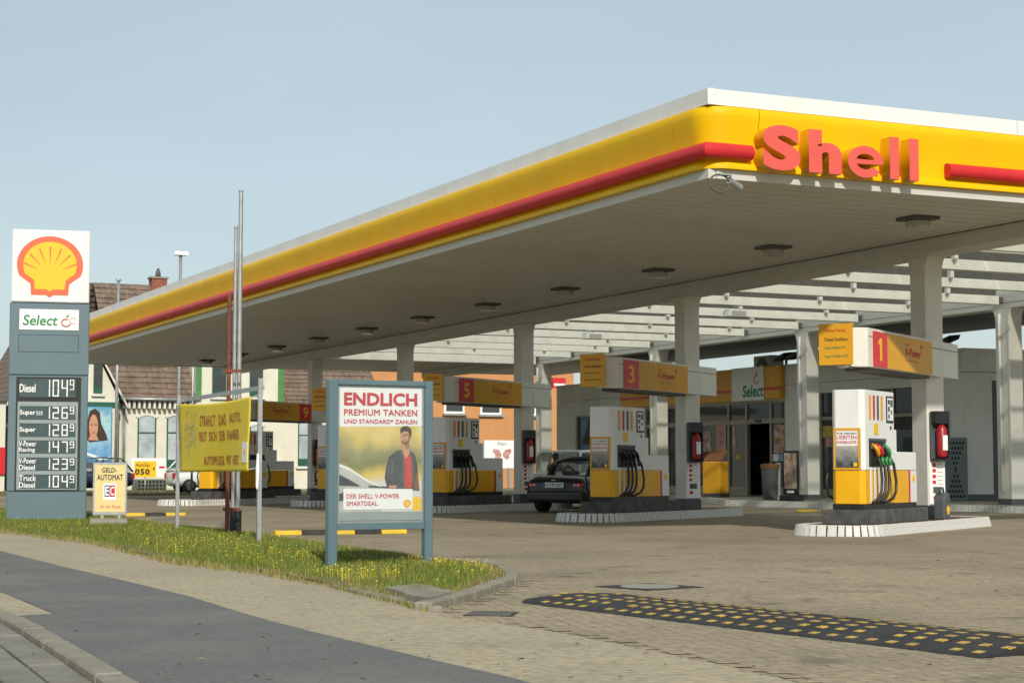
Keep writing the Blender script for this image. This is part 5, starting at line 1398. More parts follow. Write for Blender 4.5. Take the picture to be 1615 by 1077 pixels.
ref_m = mat('yellow_reflector', (0.58, 0.38, 0.07), 0.6, var=0.4, scale=20, dirt=(0.22, 0.16, 0.06), dscale=9)
rr = random.Random(21)
rows_y = [-0.47, -0.32, -0.17, 0.0, 0.17, 0.33, 0.47]
def reflector(x, y, w_=0.062, d_=0.05):
    q = [(x - w_ / 2, y - d_ / 2), (x + w_ / 2, y - d_ / 2), (x + w_ / 2, y + d_ / 2), (x - w_ / 2, y + d_ / 2)]
    b = [(u, v, hz(v) + 0.006 - 0.004) for u, v in q]; t_ = [(u, v, hz(v) + 0.006 + 0.0025) for u, v in q]
    MB().add(b + t_, [(4, 5, 6, 7), (0, 1, 5, 4), (1, 2, 6, 5), (2, 3, 7, 6), (3, 0, 4, 7), (0, 3, 2, 1)]).build('reflector', ref_m, hump)
for i in range(nseg):
    for j, y in enumerate(rows_y):
        for k in range(3):
            if rr.random() < (0.12 if y < 0.2 else 0.3): continue
            reflector(0.02 + i * 0.5 + 0.075 + 0.165 * k + (0.04 if j % 2 else -0.03), y)
for x, y in ((-0.12, -0.26), (-0.24, -0.12), (-0.28, 0.1), (-0.1, 0.28), (-0.1, 0.05)): reflector(x, y)

# manhole and gully
mc = gz(1024, 927, 0)
mf = Fr(mc, R_(40))
t = thing('manhole_cover', 'round pale manhole cover in dark square frame beyond the speed hump', 'manhole', mf)
MB().box(-0.33, 0.33, -0.33, 0.33, -0.05, 0.014).build('frame', rubber, t)
MB().xy([(0.25 * math.cos(k * 0.2618), 0.25 * math.sin(k * 0.2618)) for k in range(24)], -0.05, 0.02).build('lid', concrete, t, bevel=0.004)
dc = gz(775, 970, 0)
t = thing('gully_grate', 'dark iron gully grate on the drive beside the verge kerb', 'drain', Fr(dc, R_(-8)))
MB().box(-0.17, 0.17, -0.17, 0.17, -0.05, 0.012).build('frame', darkgap, t)
for k in range(7): MB().box(-0.15, 0.15, -0.15 + k * 0.045, -0.125 + k * 0.045, 0.0125, 0.02).build('bar', dark_steel, t)

# yellow and black rubber edge strips
kb_y = mat('yellow_rubber', (0.70, 0.46, 0.01), 0.55, var=0.2, scale=6, dirt=(0.3, 0.2, 0.05), dscale=3)
def edge_strip(pa, pb, label, n, first=0):
    a, b = gz(*pa, 0), gz(*pb, 0)
    f_ = Fr(a, math.atan2(b.y - a.y, b.x - a.x)); Lg = (b - a).length / n
    t = thing('rubber_edge_strip', label, 'edge strip', f_, 'black and yellow rubber edge strips')
    for k in range(n):
        MB().yz([(-0.09, 0), (0.09, 0), (0.06, 0.075), (-0.06, 0.075)], k * Lg + 0.004, (k + 1) * Lg - 0.004).build('block', kb_y if (k + first) % 2 == 0 else rubber, t, bevel=0.01)
edge_strip((432, 844), (640, 841), 'black and yellow rubber edge strip on the drive behind the poster board', 5)
edge_strip((196, 814), (292, 813), 'black and yellow rubber edge strip behind the cash machine board', 3, 0)
kk = CF.loc(gz(1272, 805, 0.05))
t = thing('filler_cap', 'small yellow filler cap lid on the forecourt between pump 1 and the shop', 'cover', CF, x=kk.x, y=kk.y, z=zf(kk.x))
MB().tube([(0, 0, -0.02), (0, 0, 0.02), (0, 0, 0.05)], [0.26, 0.26, 0.16], 16).build('lid', kb_y, t, smooth=True, autosmooth=30); MB().tube([(-0.06, 0, 0.052), (0.06, 0, 0.052)], 0.014, 6).build('grip', dark_steel, t)
# ------------------------------------------------------------------ cars
tyre_m = mat('tyre', (0.018, 0.018, 0.018), 0.8)
chrome = mat('alloy_rim', (0.45, 0.45, 0.45), 0.3, metal=0.9)
lamp_red = mat('tail_lamp_red', (0.45, 0.012, 0.015), 0.15, coat=0.6)
carglass = glassy('car_glass', (0.78, 0.82, 0.82), 0.12)
soft = mat('soft_top_fabric', (0.016, 0.016, 0.017), 0.85, var=0.2, scale=12)
def paint(n, c): return mat(n, c, 0.32, var=0.03, scale=2, coat=0.4, metal=0.1)
def wheel(par, x, y, r=0.31):
    s = 1 if y > 0 else -1
    w_ = MB().tube([(x, y - 0.10, r), (x, y - 0.085, r), (x, y + 0.085, r), (x, y + 0.10, r)], [r * 0.9, r, r, r * 0.9], 20).build('wheel', tyre_m, par, smooth=True, autosmooth=40)
    MB().tube([(x, y + s * 0.101, r), (x, y + s * 0.108, r)], r * 0.62, 16).build('rim', chrome, w_)
    for k in range(5):
        a = k * 1.2566
        MB().box(-0.02, 0.02, 0, 0, 0, 0) if False else None
    return w_
def body_shell(par, st, W, m):
    """st: (x, zbottom, zbelt, width factor)"""
    mb = MB(); ring = [(0.80, 0.0), (0.97, 0.12), (1.0, 0.42), (0.985, 0.70), (0.93, 0.93), (0.80, 1.0), (0.4, 1.03)]
    n = 0
    for x, zb, zt, wf in st:
        pts = [(W * wf * a, zb + (zt - zb) * b) for a, b in ring]
        full = pts + [(-y, z) for y, z in pts[::-1]]
        n = len(full)
        mb.v += [(x, y, z) for y, z in full]
    for i in range(len(st) - 1):
        for k in range(n): mb.f.append((i * n + k, i * n + (k + 1) % n, (i + 1) * n + (k + 1) % n, (i + 1) * n + k))
    mb.f.append(tuple(range(n))[::-1]); mb.f.append(tuple(range((len(st) - 1) * n, len(st) * n)))
    o = mb.build('body', m, par, smooth=True)
    s = o.modifiers.new('smooth', 'SUBSURF'); s.levels = 1; s.render_levels = 1
    return o
def cabin(par, base, roof, W0, W1, m, gl, roof_t=0.05, side_posts=()):
    """base: (x rear, x front, z rear, z front) glass foot; roof: (x rear, x front, z rear, z front)"""
    bx0, bx1, bz0, bz1 = base; rx0, rx1, rz0, rz1 = roof
    B_ = [(bx0, -W0, bz0), (bx1, -W0, bz1), (bx1, W0, bz1), (bx0, W0, bz0)]
    T = [(rx0, -W1, rz0), (rx1, -W1, rz1), (rx1, W1, rz1), (rx0, W1, rz0)]
    mid = (rx0 + rx1) / 2; mz = (rz0 + rz1) / 2 + 0.05
    MB().add(T + [(mid, -W1, mz), (mid, W1, mz)] + [(x, y * 0.9, z + roof_t) for x, y, z in T] + [(mid, -W1 * 0.9, mz + roof_t), (mid, W1 * 0.9, mz + roof_t)],
             [(0, 4, 10, 6), (4, 1, 7, 10), (1, 2, 8, 7), (2, 5, 11, 8), (5, 3, 9, 11), (3, 0, 6, 9), (6, 10, 11, 9), (10, 7, 8, 11), (0, 3, 5, 4), (4, 5, 2, 1)]).build('roof', m, par, bevel=0.02)
    for a in range(4): MB().tube([B_[a], T[a]], 0.04, 8).build('pillar', m, par, smooth=True)
    def lerp(p, q, t): return tuple(p[i] + (q[i] - p[i]) * t for i in range(3))
    for a, b in ((0, 1), (2, 3)):
        for t in side_posts: MB().tube([lerp(B_[a], B_[b], t), lerp(T[a], T[b], t)], 0.035, 8).build('pillar', m, par, smooth=True)
    for nm, q in (('side_window', (0, 1)), ('windscreen', (1, 2)), ('side_window', (2, 3)), ('rear_window', (3, 0))):
        MB().add([B_[q[0]], B_[q[1]], T[q[1]], T[q[0]]], [(0, 1, 2, 3)]).build(nm, gl, par)
def person(par_fr, x, y, z, label):
    bm = bmesh.new(); sk = bm.verts.layers.skin.verify()
    J = {'pel': (0, 0, 0, .15), 'belly': (-0.03, 0, .2, .14), 'chest': (-0.05, 0, .42, .155), 'neck': (-0.03, 0, .56, .055), 'head': (0.0, 0, .68, .085), 'crown': (0.0, 0, .78, .07),
         'shl': (-0.05, .18, .48, .06), 'ell': (0.08, .25, .24, .045), 'hal': (0.32, .20, .28, .035), 'shr': (-0.05, -.18, .48, .06), 'elr': (0.08, -.25, .24, .045), 'har': (0.32, -.20, .28, .035),
         'knl': (.42, .11, .08, .075), 'anl': (.55, .11, -.30, .05), 'tol': (.70, .11, -.33, .04), 'knr': (.42, -.11, .08, .075), 'anr': (.55, -.11, -.30, .05), 'tor': (.70, -.11, -.33, .04)}
    V = {}
    for k, (a, b, c, r) in J.items():
        v = bm.verts.new((a, b, c)); v[sk].radius = (r, r); V[k] = v
    V['pel'][sk].use_root = True
    for a, b in ('pel belly', 'belly chest', 'chest neck', 'neck head', 'head crown', 'chest shl', 'shl ell', 'ell hal', 'chest shr', 'shr elr', 'elr har', 'pel knl', 'knl anl', 'anl tol', 'pel knr', 'knr anr', 'anr tor') and [e.split() for e in ('pel belly', 'belly chest', 'chest neck', 'neck head', 'head crown', 'chest shl', 'shl ell', 'ell hal', 'chest shr', 'shr elr', 'elr har', 'pel knl', 'knl anl', 'anl tol', 'pel knr', 'knr anr', 'anr tor')]:
        bm.edges.new((V[a], V[b]))
    me = bpy.data.meshes.new('person'); bm.to_mesh(me); bm.free()
    t = thing('person', label, 'person', par_fr, x=x, y=y, z=z)
    o = link('body', me, mat('skin', (0.45, 0.24, 0.16), 0.6), t)
    o.modifiers.new('skin', 'SKIN'); s = o.modifiers.new('sub', 'SUBSURF'); s.levels = 1; s.render_levels = 1
    MB().ell((-0.025, 0, 0.735), (0.10, 0.088, 0.10)).build('hair', mat('dark_hair', (0.02, 0.014, 0.01), 0.7), t, smooth=True)
    MB().tube([(-0.02, 0, -0.05), (-0.04, 0, 0.2), (-0.06, 0, 0.45), (-0.05, 0, 0.53)], [0.19, 0.175, 0.19, 0.09], 12).build('shirt', mat('dark_shirt', (0.05, 0.05, 0.06), 0.8), t, smooth=True)
    MB().ell((0.088, 0, 0.70), (0.02, 0.015, 0.025), 8, 6).build('nose', MATS['skin'], t, smooth=True)
    return t

# black roadster behind pump 3
p = gz(880, 808, 0)
RFr = Fr(Vector((0.98, 42.3, 0)), PA)
rs_ = thing('roadster', 'black soft top roadster seen from behind at pump 3', 'car', RFr)
blk = paint('black_car_paint', (0.012, 0.013, 0.016))
body_shell(rs_, [(0.0, 0.34, 0.66, 0.80), (0.05, 0.28, 0.76, 0.93), (0.25, 0.24, 0.86, 0.985), (0.7, 0.2, 0.88, 1.0), (1.4, 0.18, 0.86, 1.0), (2.3, 0.18, 0.87, 1.0), (2.9, 0.18, 0.84, 1.0), (3.5, 0.2, 0.76, 0.97), (3.85, 0.24, 0.66, 0.90), (3.96, 0.32, 0.55, 0.75)], 0.85, blk)
for y in (-0.74, 0.74):
    for x in (0.78, 3.05): wheel(rs_, x, y, 0.30)
# soft top: fabric hoops with a clear rear window
prof_t = [(0.62, 0.87), (0.80, 1.10), (1.02, 1.27), (1.4, 1.33), (1.9, 1.32), (2.15, 1.26)]
mb = MB(); nn = 9
for (x, z), wt in zip(prof_t, (0.60, 0.58, 0.56, 0.54, 0.53, 0.52)):
    for k in range(nn):
        a = math.pi * k / (nn - 1); cs_ = math.cos(a)
        mb.v.append((x, -wt * (abs(cs_) ** 0.6) * (1 if cs_ > 0 else -1), 0.85 + (z - 0.85) * (math.sin(a) ** 0.35 if 0 < k < nn - 1 else 0)))
wf_ = []
for i in range(len(prof_t) - 1):
    for k in range(nn - 1):
        if i < 2 and 2 <= k <= 5: continue
        if i >= 2 and k in (0, nn - 2): continue
        mb.f.append((i * nn + k, i * nn + k + 1, (i + 1) * nn + k + 1, (i + 1) * nn + k))
sft = mb.build('soft_top', soft, rs_, smooth=True)
sd_ = sft.modifiers.new('thickness', 'SOLIDIFY'); sd_.thickness = 0.02
MB().add([(0.64, -0.42, 0.90), (0.64, 0.42, 0.90), (1.0, 0.36, 1.23), (1.0, -0.36, 1.23)], [(0, 1, 2, 3)]).build('rear_window', glassy('clear_plastic', (0.8, 0.82, 0.8), 0.15), rs_)
for y in (-0.36, 0.36):
    s_ = MB().tube([(1.35, y - 0.14, 0.75), (1.33, y - 0.13, 1.0), (1.32, y, 1.10), (1.33, y + 0.13, 1.0), (1.35, y + 0.14, 0.75)], 0.035, 8).build('roll_hoop', black, rs_, smooth=True)
    MB().box(1.42, 1.56, y - 0.2, y + 0.2, 0.4, 0.98).build('seat', soft, rs_, bevel=0.05, seg=2)
for s in (-1, 1):
    l = MB().ell((0.065, s * 0.58, 0.64), (0.06, 0.17, 0.075), 16, 8).build('tail_light', lamp_red, rs_, smooth=True)
    MB().ell((0.035, s * 0.54, 0.645), (0.05, 0.04, 0.04), 10, 6).build('reversing_lens', mat('lens_pale', (0.7, 0.55, 0.5), 0.2), l, smooth=True)
    MB().ell((0.035, s * 0.63, 0.64), (0.05, 0.04, 0.04), 10, 6).build('indicator_lens', MATS['lens_pale'], l, smooth=True)
pl_ = MB().box(-0.035, -0.022, -0.27, 0.27, 0.59, 0.71).build('number_plate', white_print, rs_)
MB().box(-0.036, -0.0352, 0.22, 0.268, 0.593, 0.707).build('blue_strip', mat('plate_blue', (0.01, 0.06, 0.35), 0.4), pl_)
text('H:TM 827', black_print, pl_, -0.20, 0.25, 0.615, 0.69, y=-0.0365, side='x', bold=0.015)
MB().box(-0.05, 0.12, -0.72, 0.72, 0.26, 0.50).build('bumper', blk, rs_, bevel=0.06, seg=3)
MB().box(-0.03, 0.0, -0.05, 0.05, 0.755, 0.775).build('badge', chrome, rs_)

# silver estate beyond it
SFr = Fr(Vector((1.02, 46.6, 0)), PA)
se = thing('silver_car', 'silver estate car standing beyond the black roadster', 'car', SFr)
silver = paint('silver_car_paint', (0.66, 0.66, 0.64))
body_shell(se, [(0.0, 0.36, 0.80, 0.86), (0.08, 0.28, 0.93, 0.96), (0.5, 0.22, 0.96, 1.0), (2.8, 0.2, 0.95, 1.0), (3.2, 0.2, 0.92, 1.0), (3.9, 0.22, 0.80, 0.95), (4.2, 0.3, 0.62, 0.80)], 0.87, silver)
cabin(se, (0.08, 3.15, 0.94, 0.93), (0.42, 2.35, 1.44, 1.43), 0.78, 0.62, silver, carglass, side_posts=(0.38, 0.66))
for y in (-0.76, 0.76):
    for x in (0.75, 3.4): wheel(se, x, y)
for s in (-1, 1): MB().box(-0.02, 0.1, s * 0.70 - 0.09, s * 0.70 + 0.09, 0.62, 0.9).build('tail_light', lamp_red, se, bevel=0.02)
MB().box(-0.03, 0.0, -0.26, 0.26, 0.60, 0.71).build('number_plate', white_print, se)
person(SFr, 0.85, 0.35, 0.62, 'person in dark shirt with short dark hair sitting inside the silver car')

def small_car(fr, label, m, name='parked_car', h=1.45):
    t = thing(name, label, 'car', fr, 'cars parked by the house')
    body_shell(t, [(0.0, 0.36, 0.78, 0.86), (0.08, 0.28, 0.90, 0.96), (0.5, 0.22, 0.93, 1.0), (2.6, 0.2, 0.93, 1.0), (3.0, 0.2, 0.90, 1.0), (3.6, 0.22, 0.78, 0.95), (3.85, 0.3, 0.62, 0.80)], 0.85, m)
    cabin(t, (0.06, 2.95, 0.91, 0.91), (0.5, 2.1, h, h - 0.01), 0.77, 0.60, m, carglass, side_posts=(0.5,))
    for y in (-0.74, 0.74):
        for x in (0.7, 3.15): wheel(t, x, y)
    for s in (-1, 1): MB().box(-0.02, 0.1, s * 0.68 - 0.08, s * 0.68 + 0.08, 0.60, 0.86).build('tail_light', lamp_red, t, bevel=0.02)
    return t
q = bs.loc(Vector((0, 0, 0)))
def on_street(px, yy):
    u = bs.uv(px, 775, yy)[0]
    return bs.w(u, yy, 0.012)
small_car(Fr(on_street(205, 4.2), A + math.pi), 'dark blue hatchback parked before the house, behind the cash machine board', paint('dark_blue_car_paint', (0.02, 0.028, 0.05)))
small_car(Fr(on_street(266, 4.4), A), 'white car parked before the house, behind the left banner post', paint('white_car_paint', (0.72, 0.72, 0.70)), h=1.42)

# ------------------------------------------------------------------ house behind the street
def tile_roof_mat():
    m = mat('roof_tiles', (0.20, 0.142, 0.105), 0.85, var=0.4, scale=2.2, bump=0.4, bscale=14, dirt=(0.42, 0.40, 0.33), dscale=4.5, damt=0.85)
    for n in m.node_tree.nodes:
        if n.type == 'MAP_RANGE' and abs(n.inputs[1].default_value - 0.47) < 0.01: n.inputs[1].default_value = 0.60; n.inputs[2].default_value = 0.72
    return m
roof_m = tile_roof_mat()
HOF = Fr(CF.w(0, 63, 0), A)
house = thing('old_house', 'white plastered old house with brown tiled roofs and green trim behind the station', 'house', HOF)
plast = mat('cream_plaster', (0.70, 0.67, 0.55), 0.8, var=0.08, scale=1.2, dirt=(0.50, 0.47, 0.38), dscale=0.5, damt=0.5)
trim_g = mat('green_trim', (0.07, 0.24, 0.07), 0.6, var=0.2)
dkgreen = mat('dark_green_frame', (0.015, 0.09, 0.05), 0.5)
def hu(px, y=0.0): return HOF.uv(px, 700, y)[0]
def hz_(py, px=230, y=0.0): return HOF.uv(px, py, y)[1]
ze = hz_(626)
MB().box(hu(188), hu(316), 0, 9, -0.1, ze).build('wall', plast, house)
MB().box(hu(437), hu(600), 0.0, 9, -0.1, hz_(634, 460)).build('wall', plast, house)
# left gable wing
gx1, gx0 = hu(186, -0.8), hu(20, -0.8)
gm = (gx0 + gx1) / 2; zg = hz_(628, 186, -0.8); zap = zg + 4.6
MB().prism([(gx0, -0.1), (gx1, -0.1), (gx1, zg), (gm, zap), (gx0, zg)], lambda u, v, t: (u, t, v), -0.8, 9).build('wall', plast, house)
MB().box(gx0 + 0.1, gx1 + 0.05, -0.83, -0.80, hz_(643, 160, -0.8), hz_(634, 160, -0.8)).build('green_band', dkgreen, house)
# projecting middle part with green edges
mx0, mx1 = hu(309, -0.5), hu(446, -0.5)
MB().box(mx0, mx1, -0.5, 8, -0.1, 7.6).build('wall', plast, house)
for a, b in ((mx0 - 0.02, hu(316.5, -0.5)), (hu(437.5, -0.5), mx1 + 0.02)): MB().box(a, b, -0.55, -0.501, hz_(634, 380, -0.5), 7.55).build('green_strip', trim_g, house)
MB().prism([(mx0 - 0.4, 7.6), (mx1 + 0.4, 7.6), ((mx0 + mx1) / 2, 9.0)], lambda u, v, t: (u, t, v), -0.7, 8).build('roof', roof_m, house)
MB().box(mx0 + 0.1, mx1 - 0.1, -0.53, -0.501, hz_(646, 380, -0.5), hz_(638, 380, -0.5)).build('brick_band', mat('cornice', (0.5, 0.46, 0.36), 0.8), house)
# tiled roofs: courses of tiles laid one over the other, each course a real step
def tile_roof(x0, x1, y0, z0, y1, z1, shear0=0.0):
    n = 22; mb = MB()
    L_ = math.hypot(y1 - y0, z1 - z0)
    ny, nz = -(z1 - z0) / L_, (y1 - y0) / L_
    cols = int((x1 - x0) / 0.28)
    for i in range(n):
        t0, t1 = i / n, (i + 1.15) / n
        for c_ in range(cols):
            a = x0 + (x1 - x0) * c_ / cols; b = x0 + (x1 - x0) * (c_ + 1) / cols
            h = 0.05 + rnd.uniform(-0.008, 0.012)
            ya, za = y0 + (y1 - y0) * t0, z0 + (z1 - z0) * t0; yb, zb = y0 + (y1 - y0) * t1, z0 + (z1 - z0) * t1
            m_ = (a + b) / 2
            mb.add([(a, ya + ny * h, za + nz * h), (m_, ya + ny * (h + 0.035), za + nz * (h + 0.035)), (b, ya + ny * h, za + nz * h), (a, yb, zb), (m_, yb + ny * 0.03, zb + nz * 0.03), (b, yb, zb), (a, ya, za), (b, ya, za)],
                   [(0, 1, 4, 3), (1, 2, 5, 4), (6, 0, 3), (2, 7, 5), (6, 7, 2, 1, 0)])
    o = mb.build('roof_tiles', roof_m, house, recalc=False)
    stuff(o)
    MB().add([(x0, y0, z0 - 0.04), (x1, y0, z0 - 0.04), (x1, y1, z1 - 0.04), (x0, y1, z1 - 0.04), (x0, y0, z0 - 0.01), (x1, y0, z0 - 0.01), (x1, y1, z1 - 0.01), (x0, y1, z1 - 0.01)], [(0, 1, 2, 3), (4, 5, 6, 7), (0, 1, 5, 4), (1, 2, 6, 5), (2, 3, 7, 6), (3, 0, 4, 7)]).build('roof_boarding', dark_steel, house)
zr = HOF.uv(190, 449, 4.5)[1]
tile_roof(hu(176), hu(314), -0.45, ze - 0.15, 4.5, zr)
tile_roof(gm + 1.2, hu(300, 4.5), 9.4, ze, 4.52, zr)
zr2 = hz_(634, 460)
tile_roof(hu(449), hu(600), -0.45, zr2 - 0.15, 4.5, zr2 + 4.6)
# gable wing roof planes (ridge runs away from us)
def gable_plane(sgn):
    x_e = gx1 + 0.35 if sgn > 0 else gx0 - 0.35
    ze_ = zg - 0.35
    mb = MB(); n = 18
    for i in range(n):
        t0, t1 = i / n, (i + 1.15) / n
        xa, za = x_e + (gm - x_e) * t0, ze_ + (zap + 0.05 - ze_) * t0; xb, zb = x_e + (gm - x_e) * t1, ze_ + (zap + 0.05 - ze_) * t1
        for j in range(34):
            a, b = -1.1 + j * 0.3, -1.1 + (j + 1) * 0.3
            h = 0.06 + rnd.uniform(-0.008, 0.01)
            mb.add([(xa, a, za + h), (xa, b, za + h), (xb, b, zb + 0.02), (xb, a, zb + 0.02), (xa, a, za), (xa, b, za)], [(0, 1, 2, 3), (4, 5, 1, 0), (4, 0, 3), (5, 2, 1)])
    stuff(mb.build('roof_tiles', roof_m, house, recalc=False))
    MB().add([(x_e, -1.12, ze_ - 0.12), (gm, -1.12, zap - 0.08), (gm, -1.12, zap + 0.06), (x_e, -1.12, ze_ + 0.06), (x_e, -1.06, ze_ - 0.12), (gm, -1.06, zap - 0.08), (gm, -1.06, zap + 0.06), (x_e, -1.06, ze_ + 0.06)], [(0, 1, 2, 3), (4, 7, 6, 5), (0, 4, 5, 1), (1, 5, 6, 2), (2, 6, 7, 3), (3, 7, 4, 0)]).build('barge_board', cream, house)
gable_plane(1); gable_plane(-1)
brickm = mat('chimney_brick', (0.28, 0.10, 0.06), 0.85, var=0.35, scale=7, bump=0.3)
cu = hu(246, 4.5); cz = HOF.uv(246, 437, 4.5)[1]
ch = MB().box(cu - 0.38, cu + 0.38, 4.2, 4.9, zr - 0.6, cz - 0.1).build('chimney', brickm, house, bevel=0.02)
MB().box(cu - 0.44, cu + 0.44, 4.14, 4.96, cz - 0.099, cz).build('chimney_cap', concrete, ch)
MB().tube([(cu, 4.55, cz), (cu, 4.55, cz + 0.25), (cu, 4.55, cz + 0.45)], [0.14, 0.12, 0.05], 10).build('chimney_pot', dark_steel, ch, smooth=True)
MB().tube([(hu(182), -0.55, ze - 0.12), (hu(308), -0.55, ze - 0.12)], 0.07, 8).build('gutter', galv, house, smooth=True)
for px in range(192, 306, 8): MB().box(hu(px) - 0.05, hu(px) + 0.05, -0.4, -0.001, ze - 0.55, ze - 0.2).build('eaves_bracket', cream, house)
for px in (452, 460, 468, 476, 484, 492, 500): MB().box(hu(px) - 0.05, hu(px) + 0.05, -0.4, -0.001, zr2 - 0.5, zr2 - 0.2).build('eaves_bracket', cream, house)
MB().tube([(hu(195), -0.06, ze - 0.3), (hu(195), -0.06, 0.0)], 0.05, 8).build('downpipe', galv, house, smooth=True)
win_pane = mat('pale_window_pane', (0.50, 0.56, 0.60), 0.12, var=0.15, scale=1.0, col2=(0.30, 0.34, 0.36))
def hwindow(xa, ya, xb, yb, y=0.0, arch=True, parts=2, dark=False):
    u0, z1_ = HOF.uv(xa, ya, y); u1, z0_ = HOF.uv(xb, yb, y)
    f_ = MB()
    n = 8; top = []
    rise = (u1 - u0) * 0.14 if arch else 0
    for k in range(n + 1): top.append((u1 + (u0 - u1) * k / n, z1_ - rise + rise * math.sin(math.pi * k / n)))
    w_ = MB().xz([(u0, z0_), (u1, z0_)] + top, y - 0.03, y - 0.001).build('window', win_pane if not dark else pane, house)
    fw = (u1 - u0) * 0.07
    for a, b in ((u0, u0 + fw), (u1 - fw, u1)): MB().box(a, b, y - 0.06, y - 0.031, z0_, z1_ - rise).build('frame', dkgreen, w_)
    zt_w = z0_ + (z1_ - z0_) * 0.66
    MB().box(u0 + fw + 0.002, u1 - fw - 0.002, y - 0.058, y - 0.031, zt_w, zt_w + fw).build('frame', dkgreen, w_)
    MB().box(u0 + fw + 0.002, u1 - fw - 0.002, y - 0.058, y - 0.031, z0_ + 0.002, z0_ + (z1_ - z0_) * 0.16).build('frame', dkgreen, w_)
    MB().box(u0 - 0.1, u1 + 0.1, y - 0.14, y - 0.001, z0_ - 0.12, z0_ - 0.003).build('sill', cream, w_)
    if arch:
        out2 = [(u1 + 0.1 + (u0 - u1 - 0.2) * k / n, z1_ - rise + 0.08 + (rise + 0.05) * math.sin(math.pi * k / n)) for k in range(n + 1)]
        MB().xz(top + out2[::-1], y - 0.07, y - 0.001).build('arch_moulding', cream, w_)
    return w_
hwindow(217, 655, 245, 738); hwindow(263, 655, 291, 738)
hwindow(148, 560, 161, 621, -0.8, arch=False, dark=True)
hwindow(335, 560, 356, 626, -0.5, arch=False, dark=True); hwindow(394, 560, 414, 626, -0.5, arch=False, dark=True)
hwindow(335, 670, 356, 735, -0.5); hwindow(394, 670, 414, 735, -0.5); hwindow(470, 662, 490, 735)
u0, z1_ = HOF.uv(217, 757, -0.05); u1, z0_ = HOF.uv(262, 783, -0.05); z0_ = max(z0_, 0.02)
lt = MB().box(u0, u1, -0.02, -0.001, z0_, z1_).build('lattice_opening', dark_steel, house)
for k in range(9): MB().box(u0 + (u1 - u0) * k / 8 - 0.035, u0 + (u1 - u0) * k / 8 + 0.035, -0.06, -0.021, z0_, z1_).build('lattice_bar', plast, lt)
for k in range(4): MB().box(u0, u1, -0.075, -0.061, z0_ + (z1_ - z0_) * k / 3 - 0.03, z0_ + (z1_ - z0_) * k / 3 + 0.03).build('lattice_bar', plast, lt)
# billboard with a bather on the gable
BBf = Fr(HOF.w(hu(156, -1.2), -1.2, 0), A)
bb = thing('billboard', 'blue framed billboard with portrait and white wave on the house wall', 'billboard', BBf)
u0, z1_ = BBf.uv(128, 643); u1, z0_ = BBf.uv(174, 728)
bw_, bh_ = u1 - u0, z1_ - z0_
MB().box(u0 - 0.05, u1 + 0.05, 0.02, 0.36, z0_ - 0.06, z1_ + 0.06).build('casing', mat('billboard_blue', (0.10, 0.30, 0.50), 0.4), bb)
pm = photo_mat('water_photo', [(0.10, 0.28, 0.55), (0.25, 0.45, 0.62), (0.40, 0.60, 0.62), (0.16, 0.36, 0.46)], 2.2, z0_, z1_)
bp_ = MB().box(u0, u1, 0.0, 0.019, z0_, z1_).build('print', pm, bb)
def bps(pts, m, k, nm): MB().flat([(u0 + bw_ * x, z0_ + bh_ * z) for x, z in pts], -0.003 - 0.002 * k).build(nm, m, bp_, recalc=False)
bps([(0.18, 0.42), (0.20, 0.75), (0.30, 0.95), (0.46, 0.99), (0.62, 0.92), (0.68, 0.70), (0.86, 0.5), (0.9, 0.4), (0.3, 0.36)], hair_p, 0, 'printed_hair')
bps(el(0.42, 0.66, 0.15, 0.22), skin_p, 1, 'printed_face')
bps([(0.32, 0.52), (0.52, 0.50), (0.60, 0.40), (0.25, 0.40)], skin_p, 2, 'printed_neck')
for xx in (0.33, 0.46): bps([(xx, 0.70), (xx + 0.07, 0.70), (xx + 0.07, 0.68), (xx, 0.68)], hair_p, 3, 'printed_eye')
bps([(0.36, 0.55), (0.48, 0.55), (0.46, 0.53), (0.38, 0.53)], red_print, 3, 'printed_mouth')
bps([(0, 0.12), (0.2, 0.17), (0.45, 0.13), (0.7, 0.06), (1, 0.10), (1, 0.06), (0.7, 0.02), (0.4, 0.09), (0.2, 0.13), (0, 0.08)], white_print, 2, 'printed_wave')
for px in (133, 169): MB().tube([(BBf.uv(px, 700)[0], 0.2, 0.0), (BBf.uv(px, 700)[0], 0.2, z0_)], 0.06, 8).build('leg', galv, bb, smooth=True)

# ------------------------------------------------------------------ autogas sign, poles, back verge
AG = Fr(on_street(229, 9.0), A); AG.o.z = 0.0
ag = thing('autogas_sign', 'white and yellow autogas price sign on a thin post before the house', 'price sign', AG)
panel(AG, ag, 'board', white_print, 207, 722, 262, 752, 0.0, 0.05)
panel(AG, ag, 'price_field', yellow_print, 212, 727, 246, 752, -0.012, 0.011)
txt(AG, ag, 'AutoGas', black_print, 214, 730, 236, 735.5, -0.015, bold=0.01)
txt(AG, ag, '050', black_print, 213, 739, 236, 748.5, -0.015, bold=0.04, spacing=1.15)
txt(AG, ag, '9', black_print, 241, 737, 244, 742, -0.015, bold=0.03)
panel(AG, ag, 'red_mark', red_print, 251, 735, 260, 738, -0.012, 0.011)
MB().tube([(0, 0.03, -0.05), (0, 0.03, AG.uv(229, 752)[1])], 0.03, 8).build('post', galv, ag, smooth=True)
